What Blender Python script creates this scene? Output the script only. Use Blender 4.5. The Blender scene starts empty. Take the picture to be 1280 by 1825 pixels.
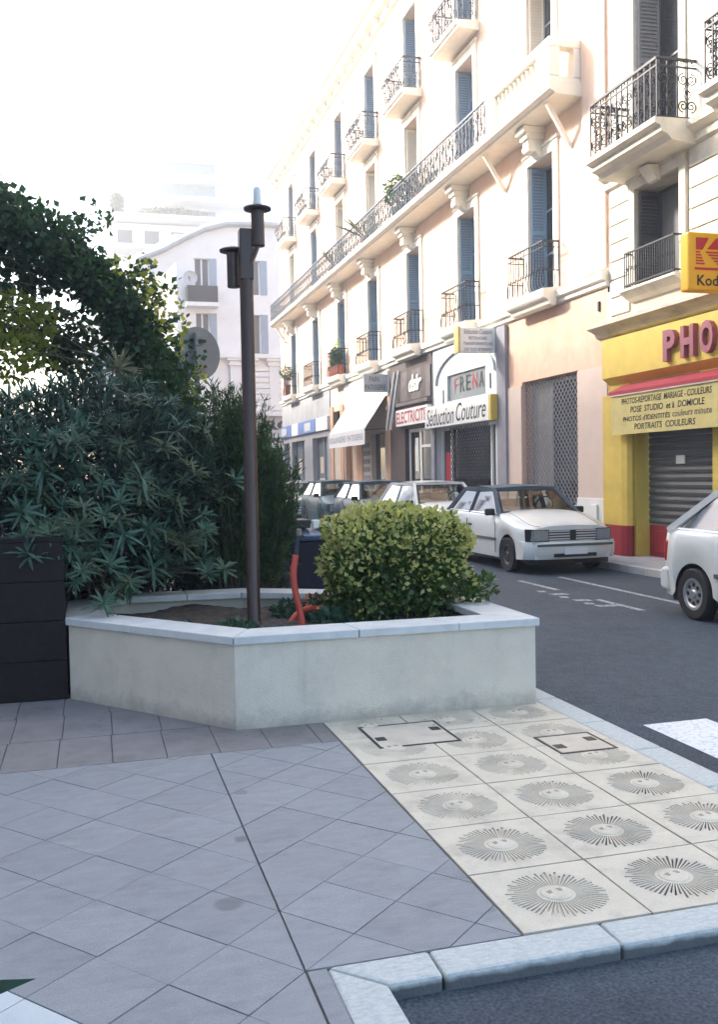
import bpy, math, random
import numpy as np
from mathutils import Vector, Matrix
random.seed(7); RNG = np.random.default_rng(11)
SC = bpy.context.scene
COL = SC.collection
R = math.radians

# ------------------------------------------------------------------ camera
cam_d = bpy.data.cameras.new('camera'); cam = bpy.data.objects.new('camera', cam_d); COL.objects.link(cam)
_rx = Vector((0.96206512, -0.27221991, -0.01808365)); _dn = Vector((-0.02860168, -0.03471948, -0.99898774)); _fw = Vector((0.2713165, 0.96160848, -0.04118835))
_m = Matrix((_rx, -_dn, -_fw)).transposed().to_4x4(); _m.translation = Vector((0, 0, 1.58))
cam.matrix_world = _m
cam_d.sensor_fit = 'VERTICAL'; cam_d.sensor_height = 36; cam_d.lens = 1684.6 / 1825 * 36
cam_d.clip_start = .05; cam_d.clip_end = 2000
SC.camera = cam
# ------------------------------------------------------------------ light
SUN_EL, SUN_AZ = R(30), R(-50)          # azimuth from +Y (down the street), negative = to the left
sun_dir = Vector((math.sin(SUN_AZ) * math.cos(SUN_EL), math.cos(SUN_AZ) * math.cos(SUN_EL), math.sin(SUN_EL)))
W = bpy.data.worlds.new('World'); SC.world = W; W.use_nodes = True
wn = W.node_tree.nodes; wl = W.node_tree.links
sky = wn.new('ShaderNodeTexSky'); sky.sky_type = 'NISHITA'; sky.sun_disc = False
sky.sun_elevation = SUN_EL; sky.sun_rotation = SUN_AZ; sky.air_density = 1.0; sky.dust_density = 4.0; sky.ozone_density = 1.0
bg = wn['Background']; wl.new(sky.outputs[0], bg.inputs[0]); bg.inputs[1].default_value = 0.15
sl = bpy.data.lights.new('sun', 'SUN'); sl.energy = 3.0; sl.angle = R(6); sl.color = (1, .955, .87)
so = bpy.data.objects.new('sun', sl); COL.objects.link(so); so.rotation_euler = (-sun_dir).to_track_quat('-Z', 'Y').to_euler()
so.location = (-10, 20, 40)
SC.view_settings.view_transform = 'Standard'; SC.view_settings.look = 'None'
SC.view_settings.exposure = 2.17; SC.view_settings.gamma = 1.0; SC.view_settings.use_curve_mapping = False

# ------------------------------------------------------------------ helpers
class B:
    def __init__(s): s.v = []; s.f = []
    def add(s, vs, fs):
        o = len(s.v); s.v += [tuple(p) for p in vs]; s.f += [tuple(i + o for i in f) for f in fs]; return s
    def quad(s, *p): return s.add(p, [tuple(range(len(p)))])
    def box(s, x0, x1, y0, y1, z0, z1):
        if x0 > x1: x0, x1 = x1, x0
        if y0 > y1: y0, y1 = y1, y0
        if z0 > z1: z0, z1 = z1, z0
        return s.add([(x0,y0,z0),(x1,y0,z0),(x1,y1,z0),(x0,y1,z0),(x0,y0,z1),(x1,y0,z1),(x1,y1,z1),(x0,y1,z1)],
                     [(3,2,1,0),(4,5,6,7),(0,1,5,4),(1,2,6,5),(2,3,7,6),(3,0,4,7)])
    def bar(s, a, b, w, h=None):          # square bar from a to b
        a, b = Vector(a), Vector(b); h = h or w; t = (b - a).normalized()
        u = t.cross(Vector((0, 0, 1)));  u = Vector((1, 0, 0)) if u.length < 1e-4 else u.normalized()
        v = u.cross(t); P = []
        for c in (a, b):
            for su, sv in ((-1,-1),(1,-1),(1,1),(-1,1)): P.append(c + u * su * w / 2 + v * sv * h / 2)
        return s.add(P, [(0,1,2,3),(7,6,5,4),(0,4,5,1),(1,5,6,2),(2,6,7,3),(3,7,4,0)])
    def prism(s, poly, z0, z1):           # poly in xy, ccw
        n = len(poly)
        return s.add([(x, y, z0) for x, y in poly] + [(x, y, z1) for x, y in poly],
                     [tuple(range(n))[::-1], tuple(range(n, 2 * n))] + [(i, (i+1) % n, n + (i+1) % n, n + i) for i in range(n)])
    def prof_y(s, prof, y0, y1):          # profile in (x,z) swept along y
        n = len(prof)
        return s.add([(x, y0, z) for x, z in prof] + [(x, y1, z) for x, z in prof],
                     [tuple(range(n)), tuple(range(n, 2 * n))[::-1]] + [((i+1) % n, i, n + i, n + (i+1) % n) for i in range(n)])
    def prof_x(s, prof, x0, x1):          # profile in (y,z) swept along x
        n = len(prof)
        return s.add([(x0, y, z) for y, z in prof] + [(x1, y, z) for y, z in prof],
                     [tuple(range(n))[::-1], tuple(range(n, 2 * n))] + [(i, (i+1) % n, n + (i+1) % n, n + i) for i in range(n)])
    def tube(s, pts, r, n=6, cap=True):
        pts = [Vector(p) for p in pts]; k = len(pts); rs = r if isinstance(r, (list, tuple)) else [r] * k
        t0 = (pts[1] - pts[0]).normalized(); ref = Vector((0, 0, 1)) if abs(t0.z) < .9 else Vector((1, 0, 0))
        u = t0.cross(ref).normalized(); V = []; F = []
        for i, p in enumerate(pts):
            t = (pts[min(i+1, k-1)] - pts[max(i-1, 0)]).normalized()
            u = (u - t * u.dot(t)); u = u.normalized() if u.length > 1e-6 else t.orthogonal().normalized(); w = t.cross(u)
            for j in range(n):
                a = 2 * math.pi * j / n; V.append(p + (u * math.cos(a) + w * math.sin(a)) * rs[i])
        for i in range(k - 1):
            for j in range(n):
                F.append((i*n + j, i*n + (j+1) % n, (i+1)*n + (j+1) % n, (i+1)*n + j))
        if cap: F += [tuple(range(n))[::-1], tuple(range((k-1)*n, k*n))]
        return s.add(V, F)
    def lathe(s, prof, c, n=12, axis='z'):
        V = []; F = []; k = len(prof)
        for r, h in prof:
            for j in range(n):
                a = 2 * math.pi * j / n; p = (r * math.cos(a), r * math.sin(a), h)
                if axis == 'x': p = (h, p[0], p[1])
                if axis == 'y': p = (p[1], h, p[0])
                V.append((p[0] + c[0], p[1] + c[1], p[2] + c[2]))
        for i in range(k - 1):
            for j in range(n): F.append((i*n + j, i*n + (j+1) % n, (i+1)*n + (j+1) % n, (i+1)*n + j))
        F += [tuple(range(n))[::-1], tuple(range((k-1)*n, k*n))]
        return s.add(V, F)
    def mesh(s, name, off=(0, 0, 0)):
        me = bpy.data.meshes.new(name); ox, oy, oz = off
        me.from_pydata([(x - ox, y - oy, z - oz) for x, y, z in s.v], [], s.f); me.update(); return me

WL = {}                                    # world location of each thing's root
def tag(o, label=None, cat=None, group=None, kind=None):
    if label: o['label'] = label
    if cat: o['category'] = cat
    if group: o['group'] = group
    if kind: o['kind'] = kind
    return o
def thing(name, label, cat, loc, group=None, kind=None):
    o = bpy.data.objects.new(name, None); COL.objects.link(o); o.location = loc; o.empty_display_size = .2
    WL[o] = Vector(loc); return tag(o, label, cat, group, kind)
def mk(name, b, mat, parent=None, label=None, cat=None, group=None, kind=None, smooth=False, bevel=0, ang=35):
    if parent is None:
        a = np.array(b.v); off = Vector(((a[:,0].min() + a[:,0].max()) / 2, (a[:,1].min() + a[:,1].max()) / 2, a[:,2].min()))
    else: off = WL[parent]
    me = b.mesh(name, off); me.materials.append(mat)
    if smooth: me.shade_smooth() if smooth is True else me.set_sharp_from_angle(angle=R(smooth))
    o = bpy.data.objects.new(name, me); COL.objects.link(o)
    if parent is None: o.location = off; WL[o] = off
    else: o.parent = parent; WL[o] = off
    if smooth and smooth is not True:
        for p in me.polygons: p.use_smooth = True
    if bevel:
        m = o.modifiers.new('bevel', 'BEVEL'); m.width = bevel; m.segments = 2; m.limit_method = 'ANGLE'; m.angle_limit = R(ang)
    return tag(o, label, cat, group, kind)
def inst(name, me, parent, loc, rot=(0, 0, 0), scale=(1, 1, 1)):   # shared mesh part placed in world coords
    o = bpy.data.objects.new(name, me); COL.objects.link(o); o.parent = parent
    o.location = Vector(loc) - WL[parent]; o.rotation_euler = rot; o.scale = scale; WL[o] = Vector(loc); return o
def raw(name, V, F, mat, parent=None, kind=None, loc=None):        # big numpy mesh, F = (n,4) or (n,3)
    V = np.asarray(V, np.float32); F = np.asarray(F, np.int32)
    off = np.array(WL[parent]) if parent is not None else np.array(loc if loc is not None else (0, 0, 0))
    me = bpy.data.meshes.new(name); n, k = F.shape
    me.vertices.add(len(V)); me.vertices.foreach_set('co', (V - off).astype(np.float32).ravel())
    me.loops.add(n * k); me.loops.foreach_set('vertex_index', F.ravel())
    me.polygons.add(n); me.polygons.foreach_set('loop_start', np.arange(0, n * k, k, dtype=np.int32))
    me.update(calc_edges=True); me.validate(); me.materials.append(mat)
    o = bpy.data.objects.new(name, me); COL.objects.link(o)
    if parent is not None: o.parent = parent; WL[o] = WL[parent]
    else: o.location = off; WL[o] = Vector(off)
    return tag(o, kind=kind)
def copy_tree(o, loc=None, parent=None):
    c = o.copy(); COL.objects.link(c); c.parent = parent
    if loc is not None: c.location = loc
    for ch in list(o.children): copy_tree(ch, None, c)
    return c
_sharp = None

# ------------------------------------------------------------------ materials
def M(name, col, rough=.6, var=.12, scale=3., bump=.0, bscale=60., metal=0., spec=.5, col2=None, stain=0., stain_scale=.8, trans=0., alpha=1., coat=0., emit=0., lo=.35, hi=.7, vscale=None, grain=0., gscale=220.):
    m = bpy.data.materials.new(name); m.use_nodes = True; nt = m.node_tree; N = nt.nodes; L = nt.links
    p = N['Principled BSDF']; p.inputs['Roughness'].default_value = rough; p.inputs['Metallic'].default_value = metal
    p.inputs['Specular IOR Level'].default_value = spec; p.inputs['Coat Weight'].default_value = coat; p.inputs['Coat Roughness'].default_value = .05
    c = (*col, 1); p.inputs['Base Color'].default_value = c
    if alpha < 1: p.inputs['Alpha'].default_value = alpha
    geo = N.new('ShaderNodeNewGeometry'); pos = geo.outputs['Position']
    if vscale:
        mp = N.new('ShaderNodeMapping'); mp.inputs['Scale'].default_value = vscale; L.new(pos, mp.inputs[0]); pos = mp.outputs[0]
    out = None
    if var or col2:
        n1 = N.new('ShaderNodeTexNoise'); n1.inputs['Scale'].default_value = scale; n1.inputs['Detail'].default_value = 6; n1.inputs['Roughness'].default_value = .65
        L.new(pos, n1.inputs['Vector'])
        rp = N.new('ShaderNodeMapRange'); rp.inputs[1].default_value = lo; rp.inputs[2].default_value = hi; L.new(n1.outputs[0], rp.inputs[0])
        mx = N.new('ShaderNodeMix'); mx.data_type = 'RGBA'; L.new(rp.outputs[0], mx.inputs[0])
        d = col2 if col2 else tuple(x * (1 - var) for x in col); e = col if col2 else tuple(min(1, x * (1 + var * .6)) for x in col)
        mx.inputs[6].default_value = (*e, 1); mx.inputs[7].default_value = (*d, 1); out = mx.outputs[2]
        if stain:
            n2 = N.new('ShaderNodeTexNoise'); n2.inputs['Scale'].default_value = stain_scale; n2.inputs['Detail'].default_value = 8; n2.inputs['Roughness'].default_value = .7
            L.new(pos, n2.inputs['Vector'])
            r2 = N.new('ShaderNodeMapRange'); r2.inputs[1].default_value = .5; r2.inputs[2].default_value = .75; r2.inputs[3].default_value = 1; r2.inputs[4].default_value = 1 - stain; L.new(n2.outputs[0], r2.inputs[0])
            m2 = N.new('ShaderNodeMix'); m2.data_type = 'RGBA'; m2.blend_type = 'MULTIPLY'; m2.inputs[0].default_value = 1; L.new(out, m2.inputs[6]); L.new(r2.outputs[0], m2.inputs[7]); out = m2.outputs[2]
        if grain:
            n3 = N.new('ShaderNodeTexNoise'); n3.inputs['Scale'].default_value = gscale; n3.inputs['Detail'].default_value = 3; L.new(geo.outputs['Position'], n3.inputs['Vector'])
            r3 = N.new('ShaderNodeMapRange'); r3.inputs[1].default_value = .3; r3.inputs[2].default_value = .7; r3.inputs[3].default_value = 1-grain; r3.inputs[4].default_value = 1+grain; L.new(n3.outputs[0], r3.inputs[0])
            m3 = N.new('ShaderNodeMix'); m3.data_type = 'RGBA'; m3.blend_type = 'MULTIPLY'; m3.inputs[0].default_value = 1; L.new(out, m3.inputs[6]); L.new(r3.outputs[0], m3.inputs[7]); out = m3.outputs[2]
        L.new(out, p.inputs['Base Color'])
    if bump:
        nb = N.new('ShaderNodeTexNoise'); nb.inputs['Scale'].default_value = bscale; nb.inputs['Detail'].default_value = 5; L.new(geo.outputs['Position'], nb.inputs['Vector'])
        bp = N.new('ShaderNodeBump'); bp.inputs['Strength'].default_value = bump; bp.inputs['Distance'].default_value = .01; L.new(nb.outputs[0], bp.inputs['Height']); L.new(bp.outputs[0], p.inputs['Normal'])
    if trans:                              # leaf: let light through
        tr = N.new('ShaderNodeBsdfTranslucent'); ms = N.new('ShaderNodeMixShader'); ms.inputs[0].default_value = trans
        hs = N.new('ShaderNodeHueSaturation'); hs.inputs['Value'].default_value = 1.9; hs.inputs['Hue'].default_value = .48
        if out: L.new(out, hs.inputs['Color'])
        else: hs.inputs['Color'].default_value = c
        L.new(hs.outputs[0], tr.inputs[0]); L.new(p.outputs[0], ms.inputs[1]); L.new(tr.outputs[0], ms.inputs[2]); L.new(ms.outputs[0], N['Material Output'].inputs[0])
    if emit: p.inputs['Emission Color'].default_value = c; p.inputs['Emission Strength'].default_value = emit
    return m
def leafmat(name, dark, light, trans=.3, scale=9., rough=.45):
    return M(name, light, rough=rough, scale=scale, col2=dark, trans=trans, spec=.4, lo=.38, hi=.62)

m_asphalt = M('asphalt', (.048,.065,.084), .85, .22, 7, .8, 160, stain=.38, stain_scale=1.0, grain=.55, gscale=75)
m_ground = M('earth', (.085,.085,.083), .9, .2, .5)
m_mortar = M('mortar', (.085,.08,.078), .9, .2, 30)
m_slab = M('slab_grey', (.252,.266,.278), .75, .10, 9, .22, 120, stain=.22, stain_scale=2.6, vscale=(1, 2.2, 1), grain=.16)
m_slab2 = M('slab_grey_dark', (.24,.253,.265), .75, .10, 10, .22, 120, stain=.25, stain_scale=3, vscale=(1, 2.2, 1), grain=.16)
m_slab_pink = M('slab_rose', (.20,.19,.19), .75, .15, 6, .2, 90, stain=.35, stain_scale=2., grain=.16)
m_slab_light = M('slab_light', (.48,.52,.53), .7, .1, 6, .15, 90)
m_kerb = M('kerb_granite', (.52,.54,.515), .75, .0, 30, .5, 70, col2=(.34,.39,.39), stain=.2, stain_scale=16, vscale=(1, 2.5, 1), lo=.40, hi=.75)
def grime_and_shade(m, z0=-.028):  # kerb front darkened in colour: dirt plus the shade on that face
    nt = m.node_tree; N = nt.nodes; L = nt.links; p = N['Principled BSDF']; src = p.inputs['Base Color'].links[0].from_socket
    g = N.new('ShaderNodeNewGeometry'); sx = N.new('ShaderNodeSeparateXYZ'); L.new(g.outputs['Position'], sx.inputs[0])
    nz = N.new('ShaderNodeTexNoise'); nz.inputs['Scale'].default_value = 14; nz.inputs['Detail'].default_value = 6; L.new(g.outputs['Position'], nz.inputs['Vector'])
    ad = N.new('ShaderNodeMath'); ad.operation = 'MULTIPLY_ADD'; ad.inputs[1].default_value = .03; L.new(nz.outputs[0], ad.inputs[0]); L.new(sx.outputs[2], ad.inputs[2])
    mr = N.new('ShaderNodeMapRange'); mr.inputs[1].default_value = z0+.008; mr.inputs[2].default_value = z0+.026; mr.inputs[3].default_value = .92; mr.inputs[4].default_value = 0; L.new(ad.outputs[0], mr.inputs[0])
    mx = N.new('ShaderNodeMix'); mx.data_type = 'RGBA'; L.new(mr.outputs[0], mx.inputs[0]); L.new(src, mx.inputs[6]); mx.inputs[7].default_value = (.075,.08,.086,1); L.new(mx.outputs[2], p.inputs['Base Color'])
grime_and_shade(m_kerb, -.02)
def gum(m, sc=2.3, thr=.09, dark=.62):
    nt = m.node_tree; N = nt.nodes; L = nt.links; p = N['Principled BSDF']; src = p.inputs['Base Color'].links[0].from_socket
    g = N.new('ShaderNodeNewGeometry'); v = N.new('ShaderNodeTexVoronoi'); v.inputs['Scale'].default_value = sc; L.new(g.outputs['Position'], v.inputs['Vector'])
    nz = N.new('ShaderNodeTexNoise'); nz.inputs['Scale'].default_value = 30; L.new(g.outputs['Position'], nz.inputs['Vector'])
    ad = N.new('ShaderNodeMath'); ad.operation = 'MULTIPLY_ADD'; ad.inputs[1].default_value = .06; L.new(nz.outputs[0], ad.inputs[0]); L.new(v.outputs['Distance'], ad.inputs[2])
    mr = N.new('ShaderNodeMapRange'); mr.inputs[1].default_value = thr; mr.inputs[2].default_value = thr+.035; mr.inputs[3].default_value = dark; mr.inputs[4].default_value = 1; L.new(ad.outputs[0], mr.inputs[0])
    mx = N.new('ShaderNodeMix'); mx.data_type = 'RGBA'; mx.blend_type = 'MULTIPLY'; mx.inputs[0].default_value = 1; L.new(src, mx.inputs[6]); L.new(mr.outputs[0], mx.inputs[7]); L.new(mx.outputs[2], p.inputs['Base Color'])
m_slab3 = M('slab_grey_pale', (.263,.277,.288), .75, .12, 8, .22, 120, stain=.22, stain_scale=2.2, vscale=(1, 2.2, 1), grain=.16)
gum(m_slab); gum(m_slab2, 1.7, .11, .7); gum(m_slab3, 2., .08, .7)
m_kerb_far = M('kerb_far', (.42,.42,.41), .8, .15, 5, .2)
m_side = M('sidewalk_far', (.34,.33,.33), .8, .12, 4, .2, 60, stain=.2)
m_paint = M('road_paint', (.66,.68,.68), .7, .1, 38, .1, col2=(.30,.32,.34), lo=.5, hi=.72)
m_plaster = M('planter_plaster', (.62,.575,.485), .85, .07, 4, .6, 120, stain=.14, stain_scale=3.5, grain=.07)
gum(m_plaster, 1.9, .05, .8)
def base_dirt(m, h=.12, col=(.20,.18,.155,1)):     # splashed dirt with a ragged edge at the foot, plus run-down streaks
    nt = m.node_tree; N = nt.nodes; L = nt.links; p = N['Principled BSDF']; src = p.inputs['Base Color'].links[0].from_socket
    g = N.new('ShaderNodeNewGeometry'); sx = N.new('ShaderNodeSeparateXYZ'); L.new(g.outputs['Position'], sx.inputs[0])
    nz = N.new('ShaderNodeTexNoise'); nz.inputs['Scale'].default_value = 7; nz.inputs['Detail'].default_value = 8; nz.inputs['Roughness'].default_value = .7; L.new(g.outputs['Position'], nz.inputs['Vector'])
    ad = N.new('ShaderNodeMath'); ad.operation = 'MULTIPLY_ADD'; ad.inputs[1].default_value = -.3; L.new(nz.outputs[0], ad.inputs[0]); L.new(sx.outputs[2], ad.inputs[2])
    mr = N.new('ShaderNodeMapRange'); mr.inputs[1].default_value = -.16; mr.inputs[2].default_value = -.16+h; mr.inputs[3].default_value = .5; mr.inputs[4].default_value = 0; L.new(ad.outputs[0], mr.inputs[0])
    mp = N.new('ShaderNodeMapping'); mp.inputs['Scale'].default_value = (14, 14, 1.2); L.new(g.outputs['Position'], mp.inputs[0])
    n2 = N.new('ShaderNodeTexNoise'); n2.inputs['Scale'].default_value = 1; n2.inputs['Detail'].default_value = 5; L.new(mp.outputs[0], n2.inputs['Vector'])
    r2 = N.new('ShaderNodeMapRange'); r2.inputs[1].default_value = .6; r2.inputs[2].default_value = .8; r2.inputs[3].default_value = 0; r2.inputs[4].default_value = .2; L.new(n2.outputs[0], r2.inputs[0])
    mxm = N.new('ShaderNodeMath'); mxm.operation = 'MAXIMUM'; L.new(mr.outputs[0], mxm.inputs[0]); L.new(r2.outputs[0], mxm.inputs[1])
    mx = N.new('ShaderNodeMix'); mx.data_type = 'RGBA'; L.new(mxm.outputs[0], mx.inputs[0]); L.new(src, mx.inputs[6]); mx.inputs[7].default_value = col; L.new(mx.outputs[2], p.inputs['Base Color'])
base_dirt(m_plaster)
m_coping = M('coping_stone', (.54,.565,.56), .7, .1, 8, .2, 80, stain=.12, stain_scale=3)
m_soil = M('soil', (.04,.032,.026), .95, .3, 14, 1., 40, col2=(.11,.09,.075))
m_granite = M('granite_brown', (.016,.012,.012), .6, .3, 40, .05, col2=(.008,.006,.006), spec=.2)
m_joint = M('granite_joint', (.022,.018,.018), .9, .1)
m_wall = M('wall_peach', (.88,.645,.49), .85, .06, 2, .15, 60, stain=.14, stain_scale=.9, vscale=(1, 1, .45))
m_cream = M('stucco_cream', (.84,.79,.68), .8, .06, 3, .12, 60, stain=.1, stain_scale=1.2)
m_soffit = M('slab_cream', (.80,.74,.63), .8, .07, 3, .12, 60, stain=.12, stain_scale=1.2)
m_pink = M('wall_pink', (.66,.42,.30), .85, .12, 3, .3, 50, col2=(.70,.50,.38), stain=.15, stain_scale=1.4)
m_pinkpale = M('stone_rose_pale', (.62,.50,.43), .7, .05, 3, .06)
m_white = M('paint_white', (.78,.78,.75), .5, .05, 4)
m_greyw = M('render_pale_grey', (.56,.59,.60), .75, .06, 3, .1, stain=.1)
m_greypil = M('pilaster_grey', (.26,.26,.29), .75, .1, 4)
m_bank = M('bank_grey_stone', (.36,.36,.37), .7, .12, 2, .1, stain=.15)
m_brown = M('panel_brown', (.075,.05,.048), .55, .2, 5, .05)
m_brown2 = M('panel_worn_grey', (.16,.14,.14), .6, .2, 6, col2=(.09,.07,.068))
m_bakery = M('bakery_orange', (.62,.36,.22), .8, .1, 3)
m_bakecream = M('bakery_cream', (.62,.52,.42), .8, .1, 3)
m_door_wood = M('wood_door', (.34,.13,.06), .55, .2, 8)
m_blue = M('shutter_blue', (.24,.35,.46), .55, .08, 6)
m_blue_pale = M('shutter_grey_blue', (.28,.34,.42), .6, .08, 6)
m_iron = M('wrought_iron', (.010,.010,.014), .5, .2, 10, metal=.2)
m_ironb = M('iron_blue_grey', (.05,.07,.10), .5, .2, 10, metal=.1)
m_glass = M('window_glass', (.022,.026,.032), .06, 0, spec=.8)
m_glass_car = M('car_glass', (.010,.013,.016), .05, 0, spec=.3)
def clear_glass(name, tint):
    m = bpy.data.materials.new(name); m.use_nodes = True; nt = m.node_tree; N = nt.nodes; L = nt.links; N.remove(N['Principled BSDF'])
    t = N.new('ShaderNodeBsdfTransparent'); t.inputs[0].default_value = (*tint, 1); g = N.new('ShaderNodeBsdfGlossy'); g.inputs['Roughness'].default_value = .03
    fr = N.new('ShaderNodeFresnel'); fr.inputs[0].default_value = 1.6; mx = N.new('ShaderNodeMixShader'); L.new(fr.outputs[0], mx.inputs[0]); L.new(t.outputs[0], mx.inputs[1]); L.new(g.outputs[0], mx.inputs[2]); L.new(mx.outputs[0], N['Material Output'].inputs[0]); return m
m_glass_car = clear_glass('car_glass_clear', (.62,.68,.68))
m_seat = M('seat_fabric', (.035,.035,.04), .9, .1, 20)
m_dark = M('interior_dark', (.02,.02,.022), .8, 0)
m_glass2 = M('window_glass_curtained', (.20,.20,.20), .12, .2, 2, spec=.6)
m_curtain = M('curtain', (.30,.29,.28), .9, .1, 6)
m_stone = M('limestone', (.68,.62,.51), .8, .1, 4, .25, 40, stain=.25, stain_scale=1.6)
m_stone_d = M('limestone_worn', (.56,.50,.41), .85, .15, 5, .3, 40, stain=.4, stain_scale=2.5, vscale=(1, .5, 2))
m_upper = M('stone_upper', (.78,.73,.63), .8, .06, 3, .1)
m_yellow = M('shop_yellow', (.63,.46,.09), .65, .1, 3, .08, stain=.18, stain_scale=1.8)
m_ypanel = M('awning_yellow', (.58,.49,.19), .7, .08, 4, stain=.12, stain_scale=2.5)
m_red = M('shop_red', (.28,.018,.028), .55, .15, 4)
m_redawn = M('awning_red', (.36,.035,.055), .7, .1, 5)
m_letter = M('letter_rose', (.30,.095,.125), .55, .1, 5)
m_shut = M('roller_grey', (.095,.10,.108), .5, .15, 5, metal=.3)
m_slat_blue = M('slat_pale_blue', (.42,.50,.54), .6, .08, 5)
m_ink = M('ink_black', (.025,.022,.025), .7, .1, 9)
m_inkgrey = M('ink_faded', (.16,.14,.10), .8, .2, 9)
m_sign = M('sign_white', (.78,.79,.76), .45, .03, 4)
m_signgrey = M('sign_grey', (.50,.51,.52), .5, .04, 4)
m_sredd = M('sign_red', (.42,.03,.05), .5, .05, 4)
m_sblue = M('sign_blue', (.06,.16,.45), .45, .08, 4)
m_kyel = M('kodak_yellow', (.85,.42,.012), .4, .03, 4)
m_kred = M('kodak_red', (.55,.02,.025), .4, .03, 4)
m_grille = M('grille_galv', (.36,.36,.37), .5, .15, 9, metal=.5)
m_awning = M('canvas_white', (.80,.80,.79), .8, .04, 5)
m_lampm = M('lamp_bronze', (.050,.030,.026), .36, .15, 12, metal=.2, spec=.5)
m_lampglass = M('lamp_glass', (.66,.70,.68), .15, 0, spec=.6)
m_pipe = M('conduit_red', (.47,.065,.045), .5, .12, 12)
m_pipeblk = M('conduit_black', (.02,.024,.04), .5, .1)
m_bin = M('bin_blue', (.006,.011,.03), .45, .15, 6)
m_binlid = M('bin_lid_blue', (.02,.05,.11), .4, .1, 6)
m_black = M('plastic_black', (.012,.012,.013), .45, .1, 8)
m_signback = M('sign_back_grey', (.17,.185,.20), .5, .12, 7, metal=.3)
m_rubber = M('rubber', (.014,.014,.015), .75, .1, 30)
m_rim = M('rim_silver', (.40,.41,.42), .4, .08, 20, metal=.6)
m_rimdark = M('rim_dark', (.06,.06,.065), .5, .1, 20, metal=.4)
m_chrome = M('lamp_lens', (.22,.26,.29), .1, .3, 30, spec=.9)
m_amber = M('tail_red', (.40,.02,.015), .2, .05, 20)
m_plate = M('plate_white', (.70,.72,.76), .5, .03, 20)
m_trim = M('bumper_grey', (.09,.095,.10), .5, .1, 12)
m_farw = M('far_white', (.84,.82,.79), .85, .05, 1, stain=.08)
m_fargrey = M('far_slate', (.42,.44,.46), .6, .1, 2)
m_farwin = M('far_window', (.06,.07,.085), .3, .1, 2)
m_hedgefar = M('terrace_green', (.05,.10,.07), .8, .2, 2)
m_fargreen = M('terrace_glass', (.30,.42,.42), .3, .1, 2)
m_bark = M('bark', (.10,.08,.06), .9, .25, 14, .6, 40)
m_twig = M('dry_twig', (.20,.17,.13), .9, .2, 20)
m_terra = M('terracotta', (.42,.13,.08), .8, .1, 8)
m_tealpot = M('pot_teal', (.05,.20,.16), .6, .1, 8)
l_ole = leafmat('oleander_leaf', (.018,.056,.038), (.050,.122,.080), .14, 7, .6)
l_ole_b = leafmat('oleander_leaf_light', (.03,.078,.05), (.08,.155,.095), .15, 9, .5); l_ole_c = leafmat('oleander_leaf_olive', (.028,.05,.024), (.05,.09,.045), .15, 9, .6)
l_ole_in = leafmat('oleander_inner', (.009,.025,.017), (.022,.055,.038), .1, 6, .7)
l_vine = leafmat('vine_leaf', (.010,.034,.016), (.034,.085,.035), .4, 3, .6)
l_vine_y = leafmat('vine_leaf_sun_tint', (.10,.15,.022), (.22,.27,.045), .6, 5)  # brighter yellow-green stands in for sun shining through the climber leaves
l_feather = leafmat('feather_leaf', (.012,.036,.012), (.045,.10,.03), .3, 6, .6)
l_hedge = leafmat('hedge_leaf', (.022,.06,.014), (.08,.15,.032), .3, 14, .35)
l_hedge_y = leafmat('hedge_leaf_yellow', (.20,.26,.06), (.48,.48,.19), .35, 14, .35)
l_low = leafmat('low_leaf', (.02,.06,.035), (.05,.11,.06), .25, 14)
l_flower = M('flower_orange', (.6,.12,.03), .6, .1, 20)
l_palm = leafmat('palm_leaf', (.10,.12,.07), (.22,.24,.16), .3, 6)

def paint(name, col, rough=.25, coat=.35): return M(name, col, rough, .03, 3, coat=coat, spec=.4)
p_white = paint('car_white', (.66,.69,.67)); p_blue = paint('car_blue_grey', (.055,.09,.125), .4, .1); p_dkblue = paint('car_dark_blue', (.025,.085,.11), .4, .1)
p_dark = paint('car_dark', (.05,.05,.055)); m_softtop = M('soft_top', (.07,.10,.13), .85, .1, 8)

# ------------------------------------------------------------------ lettering
def text(body, box_uv, origin, U, V, mat, parent, name='lettering', depth=.01, shear=0., bold=0., fit=True):
    """lettering that fills box_uv=(w,h) from origin along unit vectors U (right) and V (up)"""
    cu = bpy.data.curves.new('t', 'FONT'); cu.body = body; cu.size = 1; cu.shear = shear; cu.offset = bold; cu.resolution_u = 3
    ob = bpy.data.objects.new('t', cu); me = bpy.data.meshes.new_from_object(ob)
    n = len(me.vertices); co = np.zeros(n * 3); me.vertices.foreach_get('co', co); co = co.reshape(-1, 3)
    fs = [tuple(p.vertices) for p in me.polygons]; bpy.data.objects.remove(ob); bpy.data.curves.remove(cu); bpy.data.meshes.remove(me)
    mn = co.min(0); mxx = co.max(0); k = (co - mn) / np.maximum(mxx - mn, 1e-6)
    U, V = np.array(U, float), np.array(V, float); Nn = np.cross(U, V); O = np.array(origin, float)
    top = O + k[:, :1] * box_uv[0] * U + k[:, 1:2] * box_uv[1] * V + Nn * depth
    b = B(); b.add(top.tolist(), fs)
    if depth > .012:                       # block letters get sides
        from collections import Counter
        ed = Counter()
        for f in fs:
            for i in range(len(f)): ed[tuple(sorted((f[i], f[(i+1) % len(f)])))] += 1
        nb = len(b.v); b.v += [tuple(p) for p in (top - Nn * depth).tolist()]
        for f in fs:
            for i in range(len(f)):
                e = (f[i], f[(i+1) % len(f)])
                if ed[tuple(sorted(e))] == 1: b.f.append((e[1], e[0], e[0] + nb, e[1] + nb))
    return mk(name, b, mat, parent)
UF, VZ = (0, -1, 0), (0, 0, 1)             # reading direction on the facade

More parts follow.
